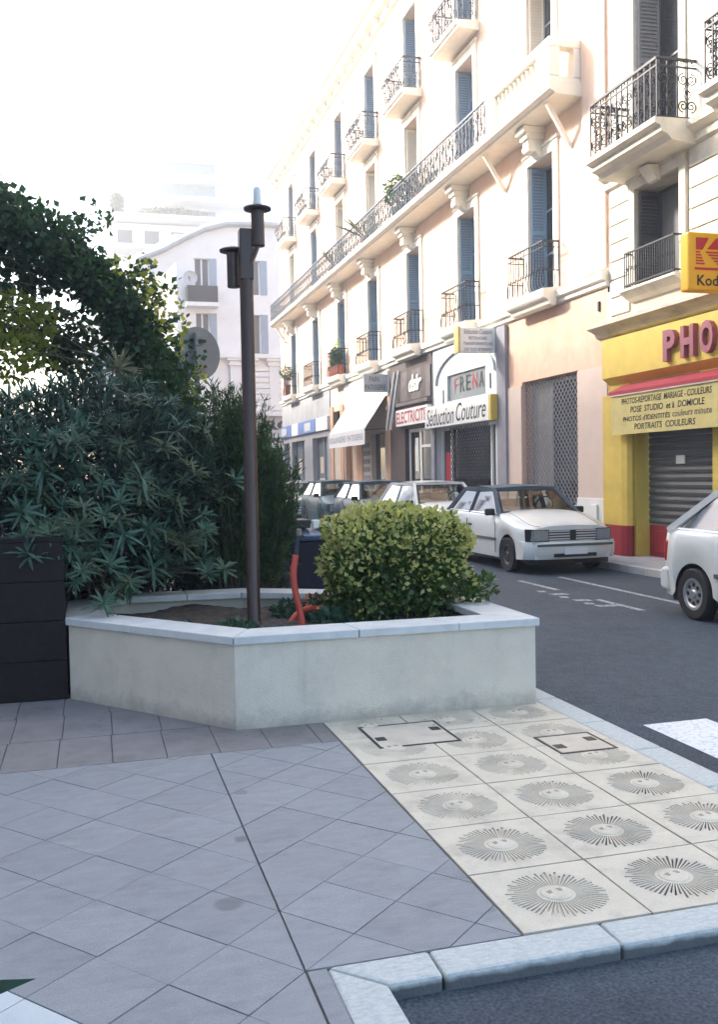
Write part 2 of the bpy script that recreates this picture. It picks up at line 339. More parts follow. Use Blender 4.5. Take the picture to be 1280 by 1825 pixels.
# ------------------------------------------------------------------ ground, road, pavement
def struct(name, b, mat, **k): return mk(name, b, mat, kind='structure', **k)
def sheet(x0, x1, y0, y1, z): return B().quad((x0,y0,z),(x1,y0,z),(x1,y1,z),(x0,y1,z))
struct('ground', sheet(-600, 600, -600, 900, -.16), m_ground)
struct('road', sheet(-45, 45, -40, 140, -.10), m_asphalt)
struct('road_bay', B().add([(.7,-12,-.052),(3.0,-12,-.052),(3.0,2.8,-.052),(.7,2.8,-.052),(4.6,-12,-.099),(4.6,2.8,-.099)], [(0,1,2,3),(1,4,5,2)]), m_asphalt)
pav = thing('pavement', None, None, (0.6, 4.2, -.02), kind='structure')
XK0, XK1, YK0, YK1 = 2.885, 3.065, 2.73, 2.887
bed = B(); bed.prism([(-9, -12), (.76, -12), (.76, 2.80), (XK1 - .06, 2.80), (XK1 - .06, 11.7), (1.1, 11.7), (1.1, 62), (-9, 62)], -.15, -.008)
mk('mortar_bed', bed, m_mortar, pav)
def clip(poly, x0, x1, y0, y1):
    def cut(P, f, ins):
        o = []
        for i in range(len(P)):
            a, b = P[i], P[(i+1) % len(P)]; da, db = ins(a), ins(b)
            if da >= 0: o.append(a)
            if (da >= 0) != (db >= 0):
                t = da / (da - db); o.append((a[0] + t * (b[0]-a[0]), a[1] + t * (b[1]-a[1])))
        return o
    for ins in (lambda p: p[0]-x0, lambda p: x1-p[0], lambda p: p[1]-y0, lambda p: y1-p[1]):
        if len(poly) < 3: return []
        poly = cut(poly, None, ins)
    return poly
def area(P): return sum(P[i][0]*P[(i+1) % len(P)][1] - P[(i+1) % len(P)][0]*P[i][1] for i in range(len(P))) / 2
def slab(poly, mat, name='paving_slab', gap=.0022):
    if len(poly) < 3: return
    A = area(poly)
    if abs(A) < .0015: return
    if A < 0: poly = poly[::-1]
    cx = sum(p[0] for p in poly) / len(poly); cy = sum(p[1] for p in poly) / len(poly)
    q = []
    for x, y in poly:
        d = math.hypot(x-cx, y-cy); k = 1 - gap * 1.3 / max(d, .01); q.append((cx + (x-cx)*k, cy + (y-cy)*k))
    mk(name, B().prism(q, -.02, random.uniform(-.0012, .0012)), mat, pav)
va, vb, o0 = (-.213, .245), (-.213, -.190), (.61, 2.885)
for xr in ((-2.2, .607), (.613, 1.365)):
    for i in range(-14, 24):
        for j in range(-18, 18):
            p = [(o0[0] + va[0]*a + vb[0]*b, o0[1] + va[1]*a + vb[1]*b) for a, b in ((i,j),(i+1,j),(i+1,j+1),(i,j+1))]
            cx = sum(a for a, _ in p) / 4; cy = sum(b for _, b in p) / 4
            q = clip(p, xr[0], xr[1], 1.2 if xr[1] < .7 else YK1 + .003, 5.355)
            if xr[1] > .7 and False: pass
            if cy < 2.6 and cx > .5: q = clip(q, -9, .675, -9, 9) if len(q) > 2 else q
            slab(q, m_slab_light if cx + cy < 2.70 else random.choice([m_slab, m_slab, m_slab2, m_slab3]))
slab([(.615, 1.2), (.677, 1.2), (.677, 2.884), (.615, 2.884)], m_slab2)
for r_, (ya, yb) in enumerate(((5.358, 5.95), (5.953, 6.55), (6.553, 7.2))):
    for k in range(-8, 6):
        xa = .07 + .2985 * k + (.0 if r_ % 2 == 0 else .01); xb = xa + .2955
        if xb > 1.37: xb = 1.365
        if xa > 1.36 or (xa + xb)/2 + (ya + yb)/2 > 7.1 or (ya > 5.9 and (xa+xb)/2 > .75): 
            if not (ya < 5.5 and xa < 1.36): continue
        slab([(xa,ya),(xb,ya),(xb,yb),(xa,yb)], m_slab_pink)
# sun tiles
def sun_mesh(dk=1.):
    b = B(); N = 58; h = .2478; r0, rA, Rr = .060, .072, .200; dz = -.009*dk
    rnd = random.Random(3)
    ang = []
    for k in range(N):
        t = 2*math.pi*(k+.5)/N; d = 2*math.pi/N*.23
        ang.append((t-d, t+d, rnd.uniform(.155, .19) if k % 2 else rnd.uniform(.175, .195)))
    P = lambda r, a, z=0: (r*math.cos(a), r*math.sin(a), z)
    def sq(a):
        c, s_ = math.cos(a), math.sin(a); k = h / max(abs(c), abs(s_)); return (c*k, s_*k, 0)
    for k in range(N):
        a, c, rB = ang[k]; a2 = ang[(k+1) % N][0] + (2*math.pi if k == N-1 else 0)
        b.quad(P(r0,a), P(rA,a), P(rA,c), P(r0,c))
        b.quad(P(rA,a,dz), P(rB,a,dz), P(rB,c,dz), P(rA,c,dz))
        b.quad(P(rA,a), P(rB,a), P(rB,a,dz), P(rA,a,dz)); b.quad(P(rA,c,dz), P(rB,c,dz), P(rB,c), P(rA,c))
        b.quad(P(rA,a,dz), P(rA,c,dz), P(rA,c), P(rA,a)); b.quad(P(rB,a), P(rB,c), P(rB,c,dz), P(rB,a,dz))
        b.quad(P(rB,a), P(Rr,a), P(Rr,c), P(rB,c)); b.quad(P(r0,c), P(Rr,c), P(Rr,a2), P(r0,a2))
        for u, w in ((a, c), (c, a2)):
            cor = [q for q in (math.pi/4, 3*math.pi/4, 5*math.pi/4, 7*math.pi/4) if u < q < w]
            b.quad(*([P(Rr,u), sq(u)] + [sq(q) for q in cor] + [sq(w), P(Rr,w)]))
    for s in range(4):
        a0 = math.pi/4 + s*math.pi/2; p, q = sq(a0), sq(a0 + math.pi/2); b.quad((p[0],p[1],0),(p[0],p[1],-.03),(q[0],q[1],-.03),(q[0],q[1],0))
    # domed face with brow, nose and mouth
    rings = [(r0, 0), (.056, .004), (.042, .0065), (.017, .008)]
    o = len(b.v); n = 24
    for r, z in rings: b.v += [P(r, 2*math.pi*i/n, z) for i in range(n)]
    for k in range(3):
        for i in range(n): b.f.append((o+k*n+i, o+k*n+(i+1) % n, o+(k+1)*n+(i+1) % n, o+(k+1)*n+i))
    b.f.append(tuple(o+3*n+i for i in range(n)))
    return b
def tile_mat():
    m = M('sun_tile_stone', (.565,.52,.42), .75, .08, 7, .2, 110, stain=.28, stain_scale=3.5, grain=.1)
    nt = m.node_tree; N = nt.nodes; L = nt.links; p = N['Principled BSDF']; src = p.inputs['Base Color'].links[0].from_socket
    tc = N.new('ShaderNodeTexCoord'); ln = N.new('ShaderNodeVectorMath'); ln.operation = 'LENGTH'; L.new(tc.outputs['Object'], ln.inputs[0])
    cr = N.new('ShaderNodeValToRGB'); L.new(ln.outputs['Value'], cr.inputs[0]); e = cr.color_ramp.elements
    e[0].position = .060; e[0].color = (0,0,0,1); e[1].position = .212; e[1].color = (0,0,0,1)
    for ps, v in ((.072, .3), (.115, .62), (.17, .75), (.195, .2)): q = e.new(ps); q.color = (v,v,v,1)
    nz = N.new('ShaderNodeTexNoise'); nz.inputs['Scale'].default_value = 5; g = N.new('ShaderNodeNewGeometry'); L.new(g.outputs['Position'], nz.inputs['Vector'])
    mr = N.new('ShaderNodeMapRange'); mr.inputs[1].default_value = .3; mr.inputs[2].default_value = .65; mr.inputs[3].default_value = .25; L.new(nz.outputs[0], mr.inputs[0])
    mu = N.new('ShaderNodeMath'); mu.operation = 'MULTIPLY'; L.new(cr.outputs[0], mu.inputs[0]); L.new(mr.outputs[0], mu.inputs[1])
    mx = N.new('ShaderNodeMix'); mx.data_type = 'RGBA'; oi = N.new('ShaderNodeObjectInfo'); mu2 = N.new('ShaderNodeMath'); mu2.operation = 'MULTIPLY'; L.new(mu.outputs[0], mu2.inputs[0]); L.new(oi.outputs['Alpha'], mu2.inputs[1]); L.new(mu2.outputs[0], mx.inputs[0]); L.new(src, mx.inputs[6]); mx.inputs[7].default_value = (.38,.35,.30,1); L.new(mx.outputs[2], p.inputs['Base Color'])
    return m
m_sun = tile_mat(); m_eye = M('tile_dirt', (.31,.285,.24), .9, .2, 20)
sun_mes = []
for dk in (1., .7, .4, .22):
    q_ = sun_mesh(dk).mesh('sun_tile'); q_.materials.append(m_sun); sun_mes.append(q_)
fb = B()
for sx in (-1, 1):
    fb.lathe([(.011, .0068), (.009, .0088), (.004, .0094)], (sx*.023, .006, 0), 8)
    fb.bar((sx*.012, .018, .0078), (sx*.034, .016, .0065), .004, .003)

face_me = fb.mesh('face_relief'); face_me.materials.append(m_eye)
# a tile with an access cover let into it is plain; the covers are their own frames
for c in range(3):
    for r_ in range(6):
        x = 1.372 + .5048 * (c + .5); y = 2.893 + .4945 * (r_ + .5)
        if x + .25 > XK0 + .01 and False: continue
        wear = min(3, max(0, int(r_*.62 + (.9 if c == 0 else 0) + random.uniform(-.4, .5))))
        t = inst('sun_tile', sun_mes[wear], pav, (x, y, random.uniform(-.001, .001)), (random.uniform(-.002,.002), random.uniform(-.002,.002), random.uniform(-.004, .004)), (1.0, .976, 1))
        t.color = (1, 1, 1, (.72, .6, .45, .35)[wear])
        f = bpy.data.objects.new('face_relief', face_me); COL.objects.link(f); f.parent = t; f.rotation_euler = (0, 0, .2)
# access covers
def cover(x0, x1, y0, y1):
    f = B(); w = .016
    for a in ((x0,x1,y0,y0+w),(x0,x1,y1-w,y1),(x0,x0+w,y0+w,y1-w),(x1-w,x1,y0+w,y1-w)): f.box(*a, -.01, .004)
    o = mk('access_cover_frame', f, m_black, pav)
    for cx, cy in ((x0+.03, y0+(y1-y0)*.38), (x1-.09, y0+(y1-y0)*.62)): mk('lifting_lug', B().box(cx, cx+.06, cy-.035, cy+.035, -.01, .005), m_black, pav)
    mk('cover_plate', B().box(x0+w, x1-w, y0+w, y1-w, -.012, .0025), M('cover_infill', (.53,.485,.40), .75, .1, 6, .2, 110, stain=.2, stain_scale=3), pav)
cover(1.545, 2.047, 5.123, 5.595); cover(2.466, 2.824, 4.69, 5.038)
# kerb stones
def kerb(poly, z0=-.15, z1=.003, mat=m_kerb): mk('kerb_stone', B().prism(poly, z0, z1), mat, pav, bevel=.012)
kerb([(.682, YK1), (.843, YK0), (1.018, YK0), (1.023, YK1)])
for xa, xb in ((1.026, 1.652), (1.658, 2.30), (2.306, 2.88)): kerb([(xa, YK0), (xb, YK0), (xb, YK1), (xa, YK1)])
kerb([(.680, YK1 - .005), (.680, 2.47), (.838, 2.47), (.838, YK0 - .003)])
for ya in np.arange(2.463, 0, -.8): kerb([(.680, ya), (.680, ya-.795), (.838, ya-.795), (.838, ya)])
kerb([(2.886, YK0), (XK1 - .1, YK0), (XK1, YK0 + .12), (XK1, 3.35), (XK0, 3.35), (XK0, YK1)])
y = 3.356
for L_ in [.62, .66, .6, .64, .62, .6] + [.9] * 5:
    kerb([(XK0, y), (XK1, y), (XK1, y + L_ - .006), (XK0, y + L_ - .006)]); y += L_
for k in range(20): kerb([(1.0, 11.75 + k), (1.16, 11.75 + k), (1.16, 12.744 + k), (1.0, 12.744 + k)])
# far pavement with its kerb
fp = thing('far_pavement', None, None, (8.9, 30, -.1), kind='structure')
mk('pavement_bed', B().box(8.42, 11, -8, 56, -.15, .015), m_side, fp)
y = -8.
while y < 55: mk('kerb_stone', B().box(8.28, 8.415, y, y + .99, -.15, .018), m_kerb_far, fp, bevel=.012); y += 1.0
# road markings
m_worn = M('road_paint_worn', (.40,.42,.43), .75, .1, 24, .1, col2=(.10,.115,.135), lo=.42, hi=.62)
def mark(name, poly, z=-.096): return struct(name, B().quad(*[(a, b_, z) for a, b_ in poly]), m_paint if name == 'crosswalk_bar' else m_worn)
for k in range(5): mark('crosswalk_bar', [(3.42 + k*.92, 4.35), (3.9 + k*.92, 4.35), (3.9 + k*.92, 5.38), (3.42 + k*.92, 5.38)])
for ya, yb in ((14.9, 15.6), (13.1, 11.86), (10.8, 9.75), (8.3, 7.0), (17.2, 18.4), (20, 21.2)): mark('parking_dash', [(6.16, min(ya,yb)), (6.25, min(ya,yb)), (6.25, max(ya,yb)), (6.16, max(ya,yb))])
mark('parking_line', [(6.88, 8.2), (6.96, 8.2), (7.03, 13.3), (6.94, 13.3)])
for k, (yy, w) in enumerate(((11.75, .1), (11.4, .22), (11.1, .1), (10.75, .2), (10.45, .1), (10.2, .24))):
    mark('worn_letter', [(5.86 + .05*(k % 2), yy), (5.86 + w + .05*(k % 2), yy - .04), (5.9 + w, yy + .12), (5.9, yy + .16)])
mark('stop_line', [(6.1, 6.1), (8.2, 6.1), (8.2, 6.4), (6.1, 6.4)])

# ------------------------------------------------------------------ facades
def wall_holes(b, X, y0, y1, z0, z1, holes, dep, back=None):
    ys = sorted({y0, y1, *[h[0] for h in holes], *[h[1] for h in holes]}); zs = sorted({z0, z1, *[h[2] for h in holes], *[h[3] for h in holes]})
    for i in range(len(ys)-1):
        for j in range(len(zs)-1):
            cy, cz = (ys[i]+ys[i+1])/2, (zs[j]+zs[j+1])/2
            if any(h[0] < cy < h[1] and h[2] < cz < h[3] for h in holes): continue
            b.quad((X,ys[i+1],zs[j]), (X,ys[i],zs[j]), (X,ys[i],zs[j+1]), (X,ys[i+1],zs[j+1]))
    for a, c, p, q in holes:
        D = X + dep
        b.quad((X,a,p),(D,a,p),(D,a,q),(X,a,q)); b.quad((D,c,p),(X,c,p),(X,c,q),(D,c,q))
        b.quad((X,a,q),(D,a,q),(D,c,q),(X,c,q)); b.quad((D,a,p),(X,a,p),(X,c,p),(D,c,p))
    return b
def window(par, X, y0, y1, z0, z1, dep, shut=None, frame=m_blue, open_=False, leaf=.34, bars=2):
    D = X + dep - .06; w = .06; f = B()
    for a in ((y0, y0+w, z0, z1), (y1-w, y1, z0, z1), (y0+w, y1-w, z0, z0+.09), (y0+w, y1-w, z1-w, z1), ((y0+y1)/2-.04, (y0+y1)/2+.04, z0+.09, z1-w)):
        f.box(D, D+.05, a[0], a[1], a[2], a[3])
    for k in range(1, bars + 1):
        zz = z0 + (z1-z0) * k / (bars+1)
        f.box(D+.006, D+.045, y0+w, (y0+y1)/2-.04, zz-.018, zz+.018); f.box(D+.006, D+.045, (y0+y1)/2+.04, y1-w, zz-.018, zz+.018)
    o = mk('window', f, frame, par)
    for a, c in ((y0+w, (y0+y1)/2-.04), ((y0+y1)/2+.04, y1-w)): mk('pane', B().box(D+.02, D+.028, a, c, z0+.09, z1-w), random.choice([m_glass, m_glass, m_glass2]), o)
    if shut:                               # leaves folded into the reveal
        for yy in (y1 - .055, y0 + .012):
            s = B(); x0, x1 = X + .015, D - .01; t = .03
            s.box(x0, x0+.04, yy, yy+t, z0+.02, z1-.03); s.box(x1-.04, x1, yy, yy+t, z0+.02, z1-.03)
            for za, zb in ((z0+.02, z0+.12), (z1-.12, z1-.03), ((z0+z1)/2-.04, (z0+z1)/2+.04)): s.box(x0+.04, x1-.04, yy, yy+t, za, zb)
            n = int((z1-z0) / .07)
            for k in range(n):
                za = z0 + .12 + (z1-z0-.24) * k / n
                s.add([(x0+.04, yy+.004, za), (x1-.04, yy+.004, za), (x1-.04, yy+t-.004, za+.06), (x0+.04, yy+t-.004, za+.06)], [(0,1,2,3)])
            mk('shutter', s, shut, o)
    return o
def surround(par, X, y0, y1, z0, z1, w=.2, p=.05, mat=m_cream, key=False):
    s = B(); s.box(X-p, X-.002, y0-w, y0-.002, z0, z1+w); s.box(X-p, X-.002, y1+.002, y1+w, z0, z1+w); s.box(X-p, X-.002, y0-.002, y1+.002, z1+.002, z1+w)
    s.box(X-p-.03, X-.004, y0-w-.04, y1+w+.04, z1+w+.002, z1+w+.06)
    return mk('window_surround', s, mat, par)
def scroll(b, c, r, turns, sgn, ax, wdt=.014, start=0., n=18):
    """flat spiral in the plane spanned by axis ax (unit) and z"""
    pts = []
    for i in range(n + 1):
        t = i / n; a = start + sgn * turns * 2*math.pi * t; rr = r * (1 - .8*t)
        pts.append((c[0] + ax[0]*rr*math.cos(a), c[1] + ax[1]*rr*math.cos(a), c[2] + rr*math.sin(a)))
    return b.tube(pts, wdt/2, 4, False)
def scroll_panel(w, h, belly=0., T=1.35):
    """ornate panel w wide along y, h high, at x=0, base z=0"""
    b = B(); ax = (0, 1, 0)
    for zz in (.02, h*.86, h-.015): b.bar((0, 0, zz), (0, w, zz), (.03 if zz > h*.9 else .018)*T)
    for yy in (0, w/4, w/2, w*.75, w): b.bar((0, yy, .02), (0, yy, h), .016*T)
    for s in (0, 1):
        y0 = s*w/2; q = w/2
        for yc, sg in ((y0+q*.3, 1), (y0+q*.7, -1)):
            scroll(b, (0, yc, h*.66), q*.26, 1.6, sg, ax, .016*T, math.pi/2); scroll(b, (0, yc, h*.22), q*.26, 1.6, -sg, ax, .016*T, -math.pi/2)
            b.tube([(0, yc+sg*q*.2, h*.3), (0, yc-sg*q*.02, h*.44), (0, yc+sg*q*.16, h*.6)], .008, 4, False)
        scroll(b, (0, y0+q/2, h*.44), q*.13, 1., 1, ax, .02*T); scroll(b, (0, y0+q*.25, h*.93), q*.1, 1., 1, ax, .014*T); scroll(b, (0, y0+q*.75, h*.93), q*.1, 1., -1, ax, .014*T)
    if belly:
        b.v = [(x - belly * max(0, math.sin(min(1, max(0, (1 - z/h)*1.25)) * math.pi)), y, z) for x, y, z in b.v]
    return b
def railing(par, me_pan, pw, ph, xo, xw, y0, y1, z, mat, name='railing_panel'):
    """front of panels plus two returns; me_pan is pw wide, built along +y"""
    n = max(1, round((y1-y0) / pw)); k = (y1-y0) / n / pw
    for i in range(n): inst(name, me_pan, par, (xo, y0 + i*pw*k, z), (0,0,0), (1, k, 1))
    kk = (xw - xo) / pw
    inst(name, me_pan, par, (xo, y0, z), (0, 0, -math.pi/2), (1, kk, 1)); inst(name, me_pan, par, (xw, y1, z), (0, 0, math.pi/2), (1, kk, 1))
def bar_rail(xo, xw, y0, y1, z0, z1):
    b = B()
    pts = [(xw, y0), (xo, y0), (xo, y1), (xw, y1)]
    for (ax, ay), (bx, by) in zip(pts[:-1], pts[1:]):
        for zz, w in ((z1, .035), (z1-.12, .018), (z0+.34, .014)): b.bar((ax, ay, zz), (bx, by, zz), w)
        L_ = math.hypot(bx-ax, by-ay); n = max(2, round(L_ / .125)); dx, dy = (bx-ax)/L_, (by-ay)/L_; nx, ny = (dy, -dx)
        if ax == bx: nx, ny = -1, 0
        else: nx, ny = 0, (-1 if ay < (y0+y1)/2 else 1)
        for i in range(n + 1):
            x, y = ax + (bx-ax)*i/n, ay + (by-ay)*i/n
            b.tube([(x, y, z1), (x, y, z0+.42), (x+nx*.035, y+ny*.035, z0+.2), (x+nx*.03, y+ny*.03, z0+.06), (x, y, z0+.01)], .0105, 4, False)
            b.lathe([(.004, -.02), (.016, 0), (.004, .02)], (x, y, z1-.3), 5)
        for i in range(n):
            t = (i+.5)/n; x, y = ax + (bx-ax)*t, ay + (by-ay)*t
            scroll(b, (x, y, z0+.36), .045, 1.2, 1 if i % 2 else -1, (abs(dx), abs(dy), 0), .011, 0, 9)
    return b

XF = 9.3
# ---- the long peach apartment house
apt = thing('apartment_building', 'long peach apartment house with blue shutters and stacked balconies', 'building', (XF + 4, 32, 0.01))
YN = [17.75, 21.85, 25.95, 30.1, 34.25, 38.5, 43.0]; WW = 1.15; DEP = .42
holes = []
for y in YN: holes += [(y, y+WW, 5.3, 8.1), (y, y+WW, 8.97, 11.8), (y, y+WW, 12.42, 15.)]
YE = 46.6
b = wall_holes(B(), XF, 15.66, YE, 4.95, 16.3, holes, DEP)
b.quad((XF,YE,0),(XF+9,YE,0),(XF+9,YE,16.3),(XF,YE,16.3)); b.quad((XF+9,15.66,0),(XF,15.66,4.95),(XF,15.66,16.3),(XF+9,15.66,16.3)); b.quad((XF,15.66,16.3),(XF,YE,16.3),(XF+9,YE,16.3),(XF+9,15.66,16.3))
mk('wall', b, m_wall, apt)
mk('room_dark', B().box(XF+DEP+.02, XF+DEP+.06, 15.9, YE-.3, 5., 16.), m_dark, apt)
for i, y in enumerate(YN):
    window(apt, XF, y, y+WW, 5.3, 8.1, DEP, m_blue, m_blue); surround(apt, XF, y, y+WW, 5.3, 8.1)
    window(apt, XF, y, y+WW, 8.97, 11.8, DEP, m_blue if i in (1, 5) else m_cream, m_blue if i in (1, 5) else m_blue_pale, bars=3); surround(apt, XF, y, y+WW, 8.97, 11.8)
    window(apt, XF, y, y+WW, 12.42, 15., DEP, m_blue if i < 4 else m_blue_pale, m_blue); surround(apt, XF, y, y+WW, 12.42, 15.)
# first-floor string course, breaking forward under each balcony
b = B(); prof = lambda p: [(XF-.003, 4.93), (XF-.10-p, 4.96), (XF-.10-p, 5.04), (XF-.17-p, 5.07), (XF-.17-p, 5.20), (XF-.06-p*.9, 5.24), (XF-.003, 5.27)]
b.prof_y(prof(0), 15.62, YE); mk('string_course', b, m_cream, apt)
rail1 = None
for i, y in enumerate(YN):
    s = B(); y0, y1 = y-.32, y+WW+.32; X1 = XF-.45
    s.prof_y([(XF-.18, 4.90), (X1+.14, 4.93), (X1+.10, 5.02), (X1+.03, 5.05), (X1, 5.09), (X1, 5.235), (XF-.05, 5.28)], y0, y1)
    sl_ = mk('balcony_slab', s, m_cream, apt)
    mk('railing', bar_rail(X1+.05, XF-.05, y0+.07, y1-.07, 5.28, 6.2), m_iron, sl_)
# long balcony of the second floor
XB = 8.55
s = B(); s.prof_y([(XF-.002, 8.70), (XB+.12, 8.72), (XB+.10, 8.76), (XB, 8.80), (XB, 8.92), (XB+.03, 8.95), (XF-.002, 8.955)], 16.5, 45.8)
lb = mk('balcony_slab', s, m_soffit, apt)
for i, y in enumerate(YN):                 # scroll consoles over the windows
    c = B(); yc = y + WW/2
    c.box(XF-.5, XF-.004, yc-.2, yc+.2, 8.58, 8.70); c.box(XF-.42, XF-.004, yc-.16, yc+.16, 8.46, 8.578)
    pr = [(XF-.004, 8.10), (XF-.12, 8.12), (XF-.2, 8.22), (XF-.3, 8.27), (XF-.37, 8.35), (XF-.36, 8.458), (XF-.004, 8.458)]
    c.prof_y(pr, yc-.12, yc+.12); c.lathe([(.02, -.15), (.10, -.145), (.10, .145), (.02, .15)], (XF-.28, yc, 8.29), 14, 'y')
    mk('console', c, m_cream, apt, smooth=30)
for y in (16.98, 20.05, 45.3): mk('balcony_strut', B().bar((XF-.02, y+.05, 7.93), (XB+.2, y, 8.71), .07, .09), m_cream, apt)
# stone balustrade at the near end
b = B(); b.box(XB+.03, XB+.27, 16.55, 19.6, 9.62, 9.80); b.box(XB+.05, XB+.25, 16.57, 19.6, 8.958, 9.08)
b.box(XB+.27, XF-.002, 16.55, 16.79, 9.62, 9.80); b.box(XB+.25, XF-.002, 16.57, 16.77, 8.958, 9.08)
bal = mk('balustrade', b, m_cream, apt, bevel=.015)
for (ya, yb) in ((16.56, 17.12), (19.12, 19.58)): mk('balustrade_post', B().box(XB+.04, XB+.26, ya, yb, 9.082, 9.618), m_cream, bal, bevel=.01)
mk('balustrade_post', B().box(XF-.2, XF-.003, 16.56, 16.78, 9.082, 9.618), m_cream, bal)
bs = B().lathe([(.062, 0), (.062, .05), (.035, .07), (.07, .17), (.075, .22), (.05, .30), (.033, .38), (.033, .42), (.055, .45), (.062, .49), (.062, .536)], (0,0,0), 10).mesh('baluster'); bs.materials.append(m_cream); bs.shade_smooth()
for k in range(10): inst('baluster', bs, bal, (XB+.15, 17.27 + k*.195, 9.081))
# wrought iron of the long balcony
PW = .86
lp = scroll_panel(PW, .82).mesh('railing_panel'); lp.materials.append(m_ironb)
railing(lb, lp, PW, .82, XB+.06, XF, 19.66, 45.7, 8.957, m_ironb)
bp_ = scroll_panel(PW, .88, .14).mesh('railing_panel'); bp_.materials.append(m_ironb)
for i, y in enumerate(YN):                 # third-floor balconies with bellied rails
    s = B(); y0, y1 = y-.36, y+WW+.36; x1 = 8.68
    s.prof_y([(XF-.003, 12.18), (x1+.06, 12.2), (x1+.05, 12.25), (x1, 12.27), (x1, 12.38), (XF-.003, 12.41)], y0, y1)
    q = mk('balcony_slab', s, m_cream, apt)
    railing(q, bp_, PW, .88, x1+.1, XF, y0+.08, y1-.08, 12.41, m_ironb)
# top cornice
s = B(); s.prof_y([(XF-.003, 15.75), (XF-.10, 15.80), (XF-.12, 15.95), (XF-.3, 16.05), (XF-.42, 16.2), (XF-.5, 16.25), (XF-.5, 16.42), (XF+.3, 16.5), (XF+.3, 15.9)], 15.7, YE+.4)
mk('roof_cornice', s, m_cream, apt)
md = B().box(-.3, -.1, 0, .16, 0, .15).mesh('modillion'); md.materials.append(m_cream)
for k in range(32): inst('modillion', md, apt, (XF-.02, 16.2 + k*1.0, 15.885))
mk('attic_parapet', B().box(XF+.4, XF+.7, 15.7, YE, 16.45, 17.5), m_wall, apt)
for (ya, yb) in ((15.7, 16.55), (45.8, 46.58)): mk('corner_pilaster', B().box(XF-.05, XF-.003, ya, yb, 5.28, 15.7), m_wall, apt)

# ---- ground floor of the apartment house, unit by unit (parts of the building)
# rose unit with grille
b = wall_holes(B(), XF-.03, 15.66, 20.45, 0, 4.92, [(16.78, 19.3, .0, 3.52)], .5)
g1 = mk('ground_floor_wall', b, m_pink, apt)
mk('pier_facing', B().box(XF-.06, XF-.032, 15.67, 16.775, 1.02, 3.50), m_pinkpale, apt); mk('pier_facing', B().box(XF-.06, XF-.032, 19.305, 20.44, .0, 3.45), m_pinkpale, apt)
for zz in (1.85, 2.68): mk('facing_joint', B().box(XF-.0605, XF-.055, 15.67, 16.775, zz, zz+.012), m_pink, apt)
mk('plinth', B().box(XF-.09, XF-.033, 15.67, 16.775, 0, 1.018), m_white, apt, bevel=.01)
mk('meter_box', B().box(XF-.13, XF-.092, 15.95, 16.2, .42, .9), m_white, apt, bevel=.01)
for (yy, zz) in ((15.95, 4.62), (20.1, 4.5)): mk('anchor_plate', B().box(XF-.06, XF-.032, yy-.03, yy+.03, zz-.09, zz+.09), m_iron, apt)
mk('shop_interior', B().box(XF+.9, XF+.94, 16, 25, 0, 3.6), m_dark, apt)
fr = B()
for a in ((16.79, 16.87, .5, 3.5), (18.30, 18.48, .5, 3.5), (19.2, 19.29, .5, 3.5)): fr.box(XF+.2, XF+.26, *a)
fr.box(XF+.21, XF+.25, 18.48, 19.2, 2.55, 2.68); fr.box(XF+.2, XF+.26, 16.87, 18.3, .5, .6); fr.box(XF+.2, XF+.26, 16.87, 18.3, 3.42, 3.5)
wf = mk('shop_window', fr, m_grille, apt)
mk('pane', B().box(XF+.225, XF+.235, 16.87, 18.3, .6, 3.42), m_glass, wf); mk('pane', B().box(XF+.225, XF+.235, 18.48, 19.2, .5, 3.5), m_curtain, wf)
def lattice(X, y0, y1, z0, z1, st, w=.012):
    g = B(); Wd, H = y1-y0, z1-z0; n = int((Wd+H) / st)
    for k in range(1, n + 1):
        d = k*st
        a = (y0 + max(0, d-H), z0 + min(d, H)); c = (y0 + min(d, Wd), z0 + max(0, d-Wd)); g.bar((X, *a), (X, *c), w, w*.6)
        a = (y1 - max(0, d-H), z0 + min(d, H)); c = (y1 - min(d, Wd), z0 + max(0, d-Wd)); g.bar((X-.006, *a), (X-.006, *c), w, w*.6)
    return g
mk('security_grille', lattice(XF+.06, 16.79, 19.29, .86, 3.5, .15, .016), m_grille, apt)
for k in range(5): mk('shutter_slat', B().prof_y([(XF+.03, .02+k*.17), (XF+.0, .06+k*.17), (XF+.0, .13+k*.17), (XF+.03, .18+k*.17)], 16.79, 19.29), m_slat_blue, apt)
# grey-white arched unit
b = wall_holes(B(), XF-.04, 20.47, 24.93, 0, 4.9, [(20.75, 24.75, 0, 2.78), (21.3, 23.86, 3.45, 4.13)], .4)
mk('ground_floor_wall', b, m_greyw, apt)
mk('grey_pilaster', B().box(XF-.12, XF-.042, 20.0, 20.47, 0, 4.9), m_greypil, apt); mk('grey_pilaster', B().box(XF-.12, XF-.042, 24.72, 25.0, 0, 3.0), m_greypil, apt)
pts = [(20.7 + 3.95*(1-math.cos(math.pi*k/20))/2, 3.95 + .78*math.sin(math.pi*k/20)) for k in range(21)]
a_ = B()
for (ya, za), (yb, zb) in zip(pts[:-1], pts[1:]): a_.bar((XF-.07, ya, za), (XF-.07, yb, zb), .06, .05)
mk('arch_moulding', a_, m_greyw, apt)
mk('transom_pane', B().box(XF+.02, XF+.03, 21.3, 23.86, 3.45, 4.13), M('transom_grey', (.20,.23,.24), .25, .1, 3), apt)
for yy, zz in ((21.0, 3.55), (24.15, 3.42)): mk('vent_slot', B().box(XF-.052, XF-.042, yy-.03, yy+.03, zz, zz+.36), m_black, apt)
txt = [('F', m_letter), ('R', m_ink), ('E', m_ink), ('N', m_sredd), ('A', m_ink)]
for k, (c, mm) in enumerate(txt): text(c, (.3, .4), (XF+.018, 23.5 - k*.42, 3.64), UF, VZ, mm, apt)
fr = B()
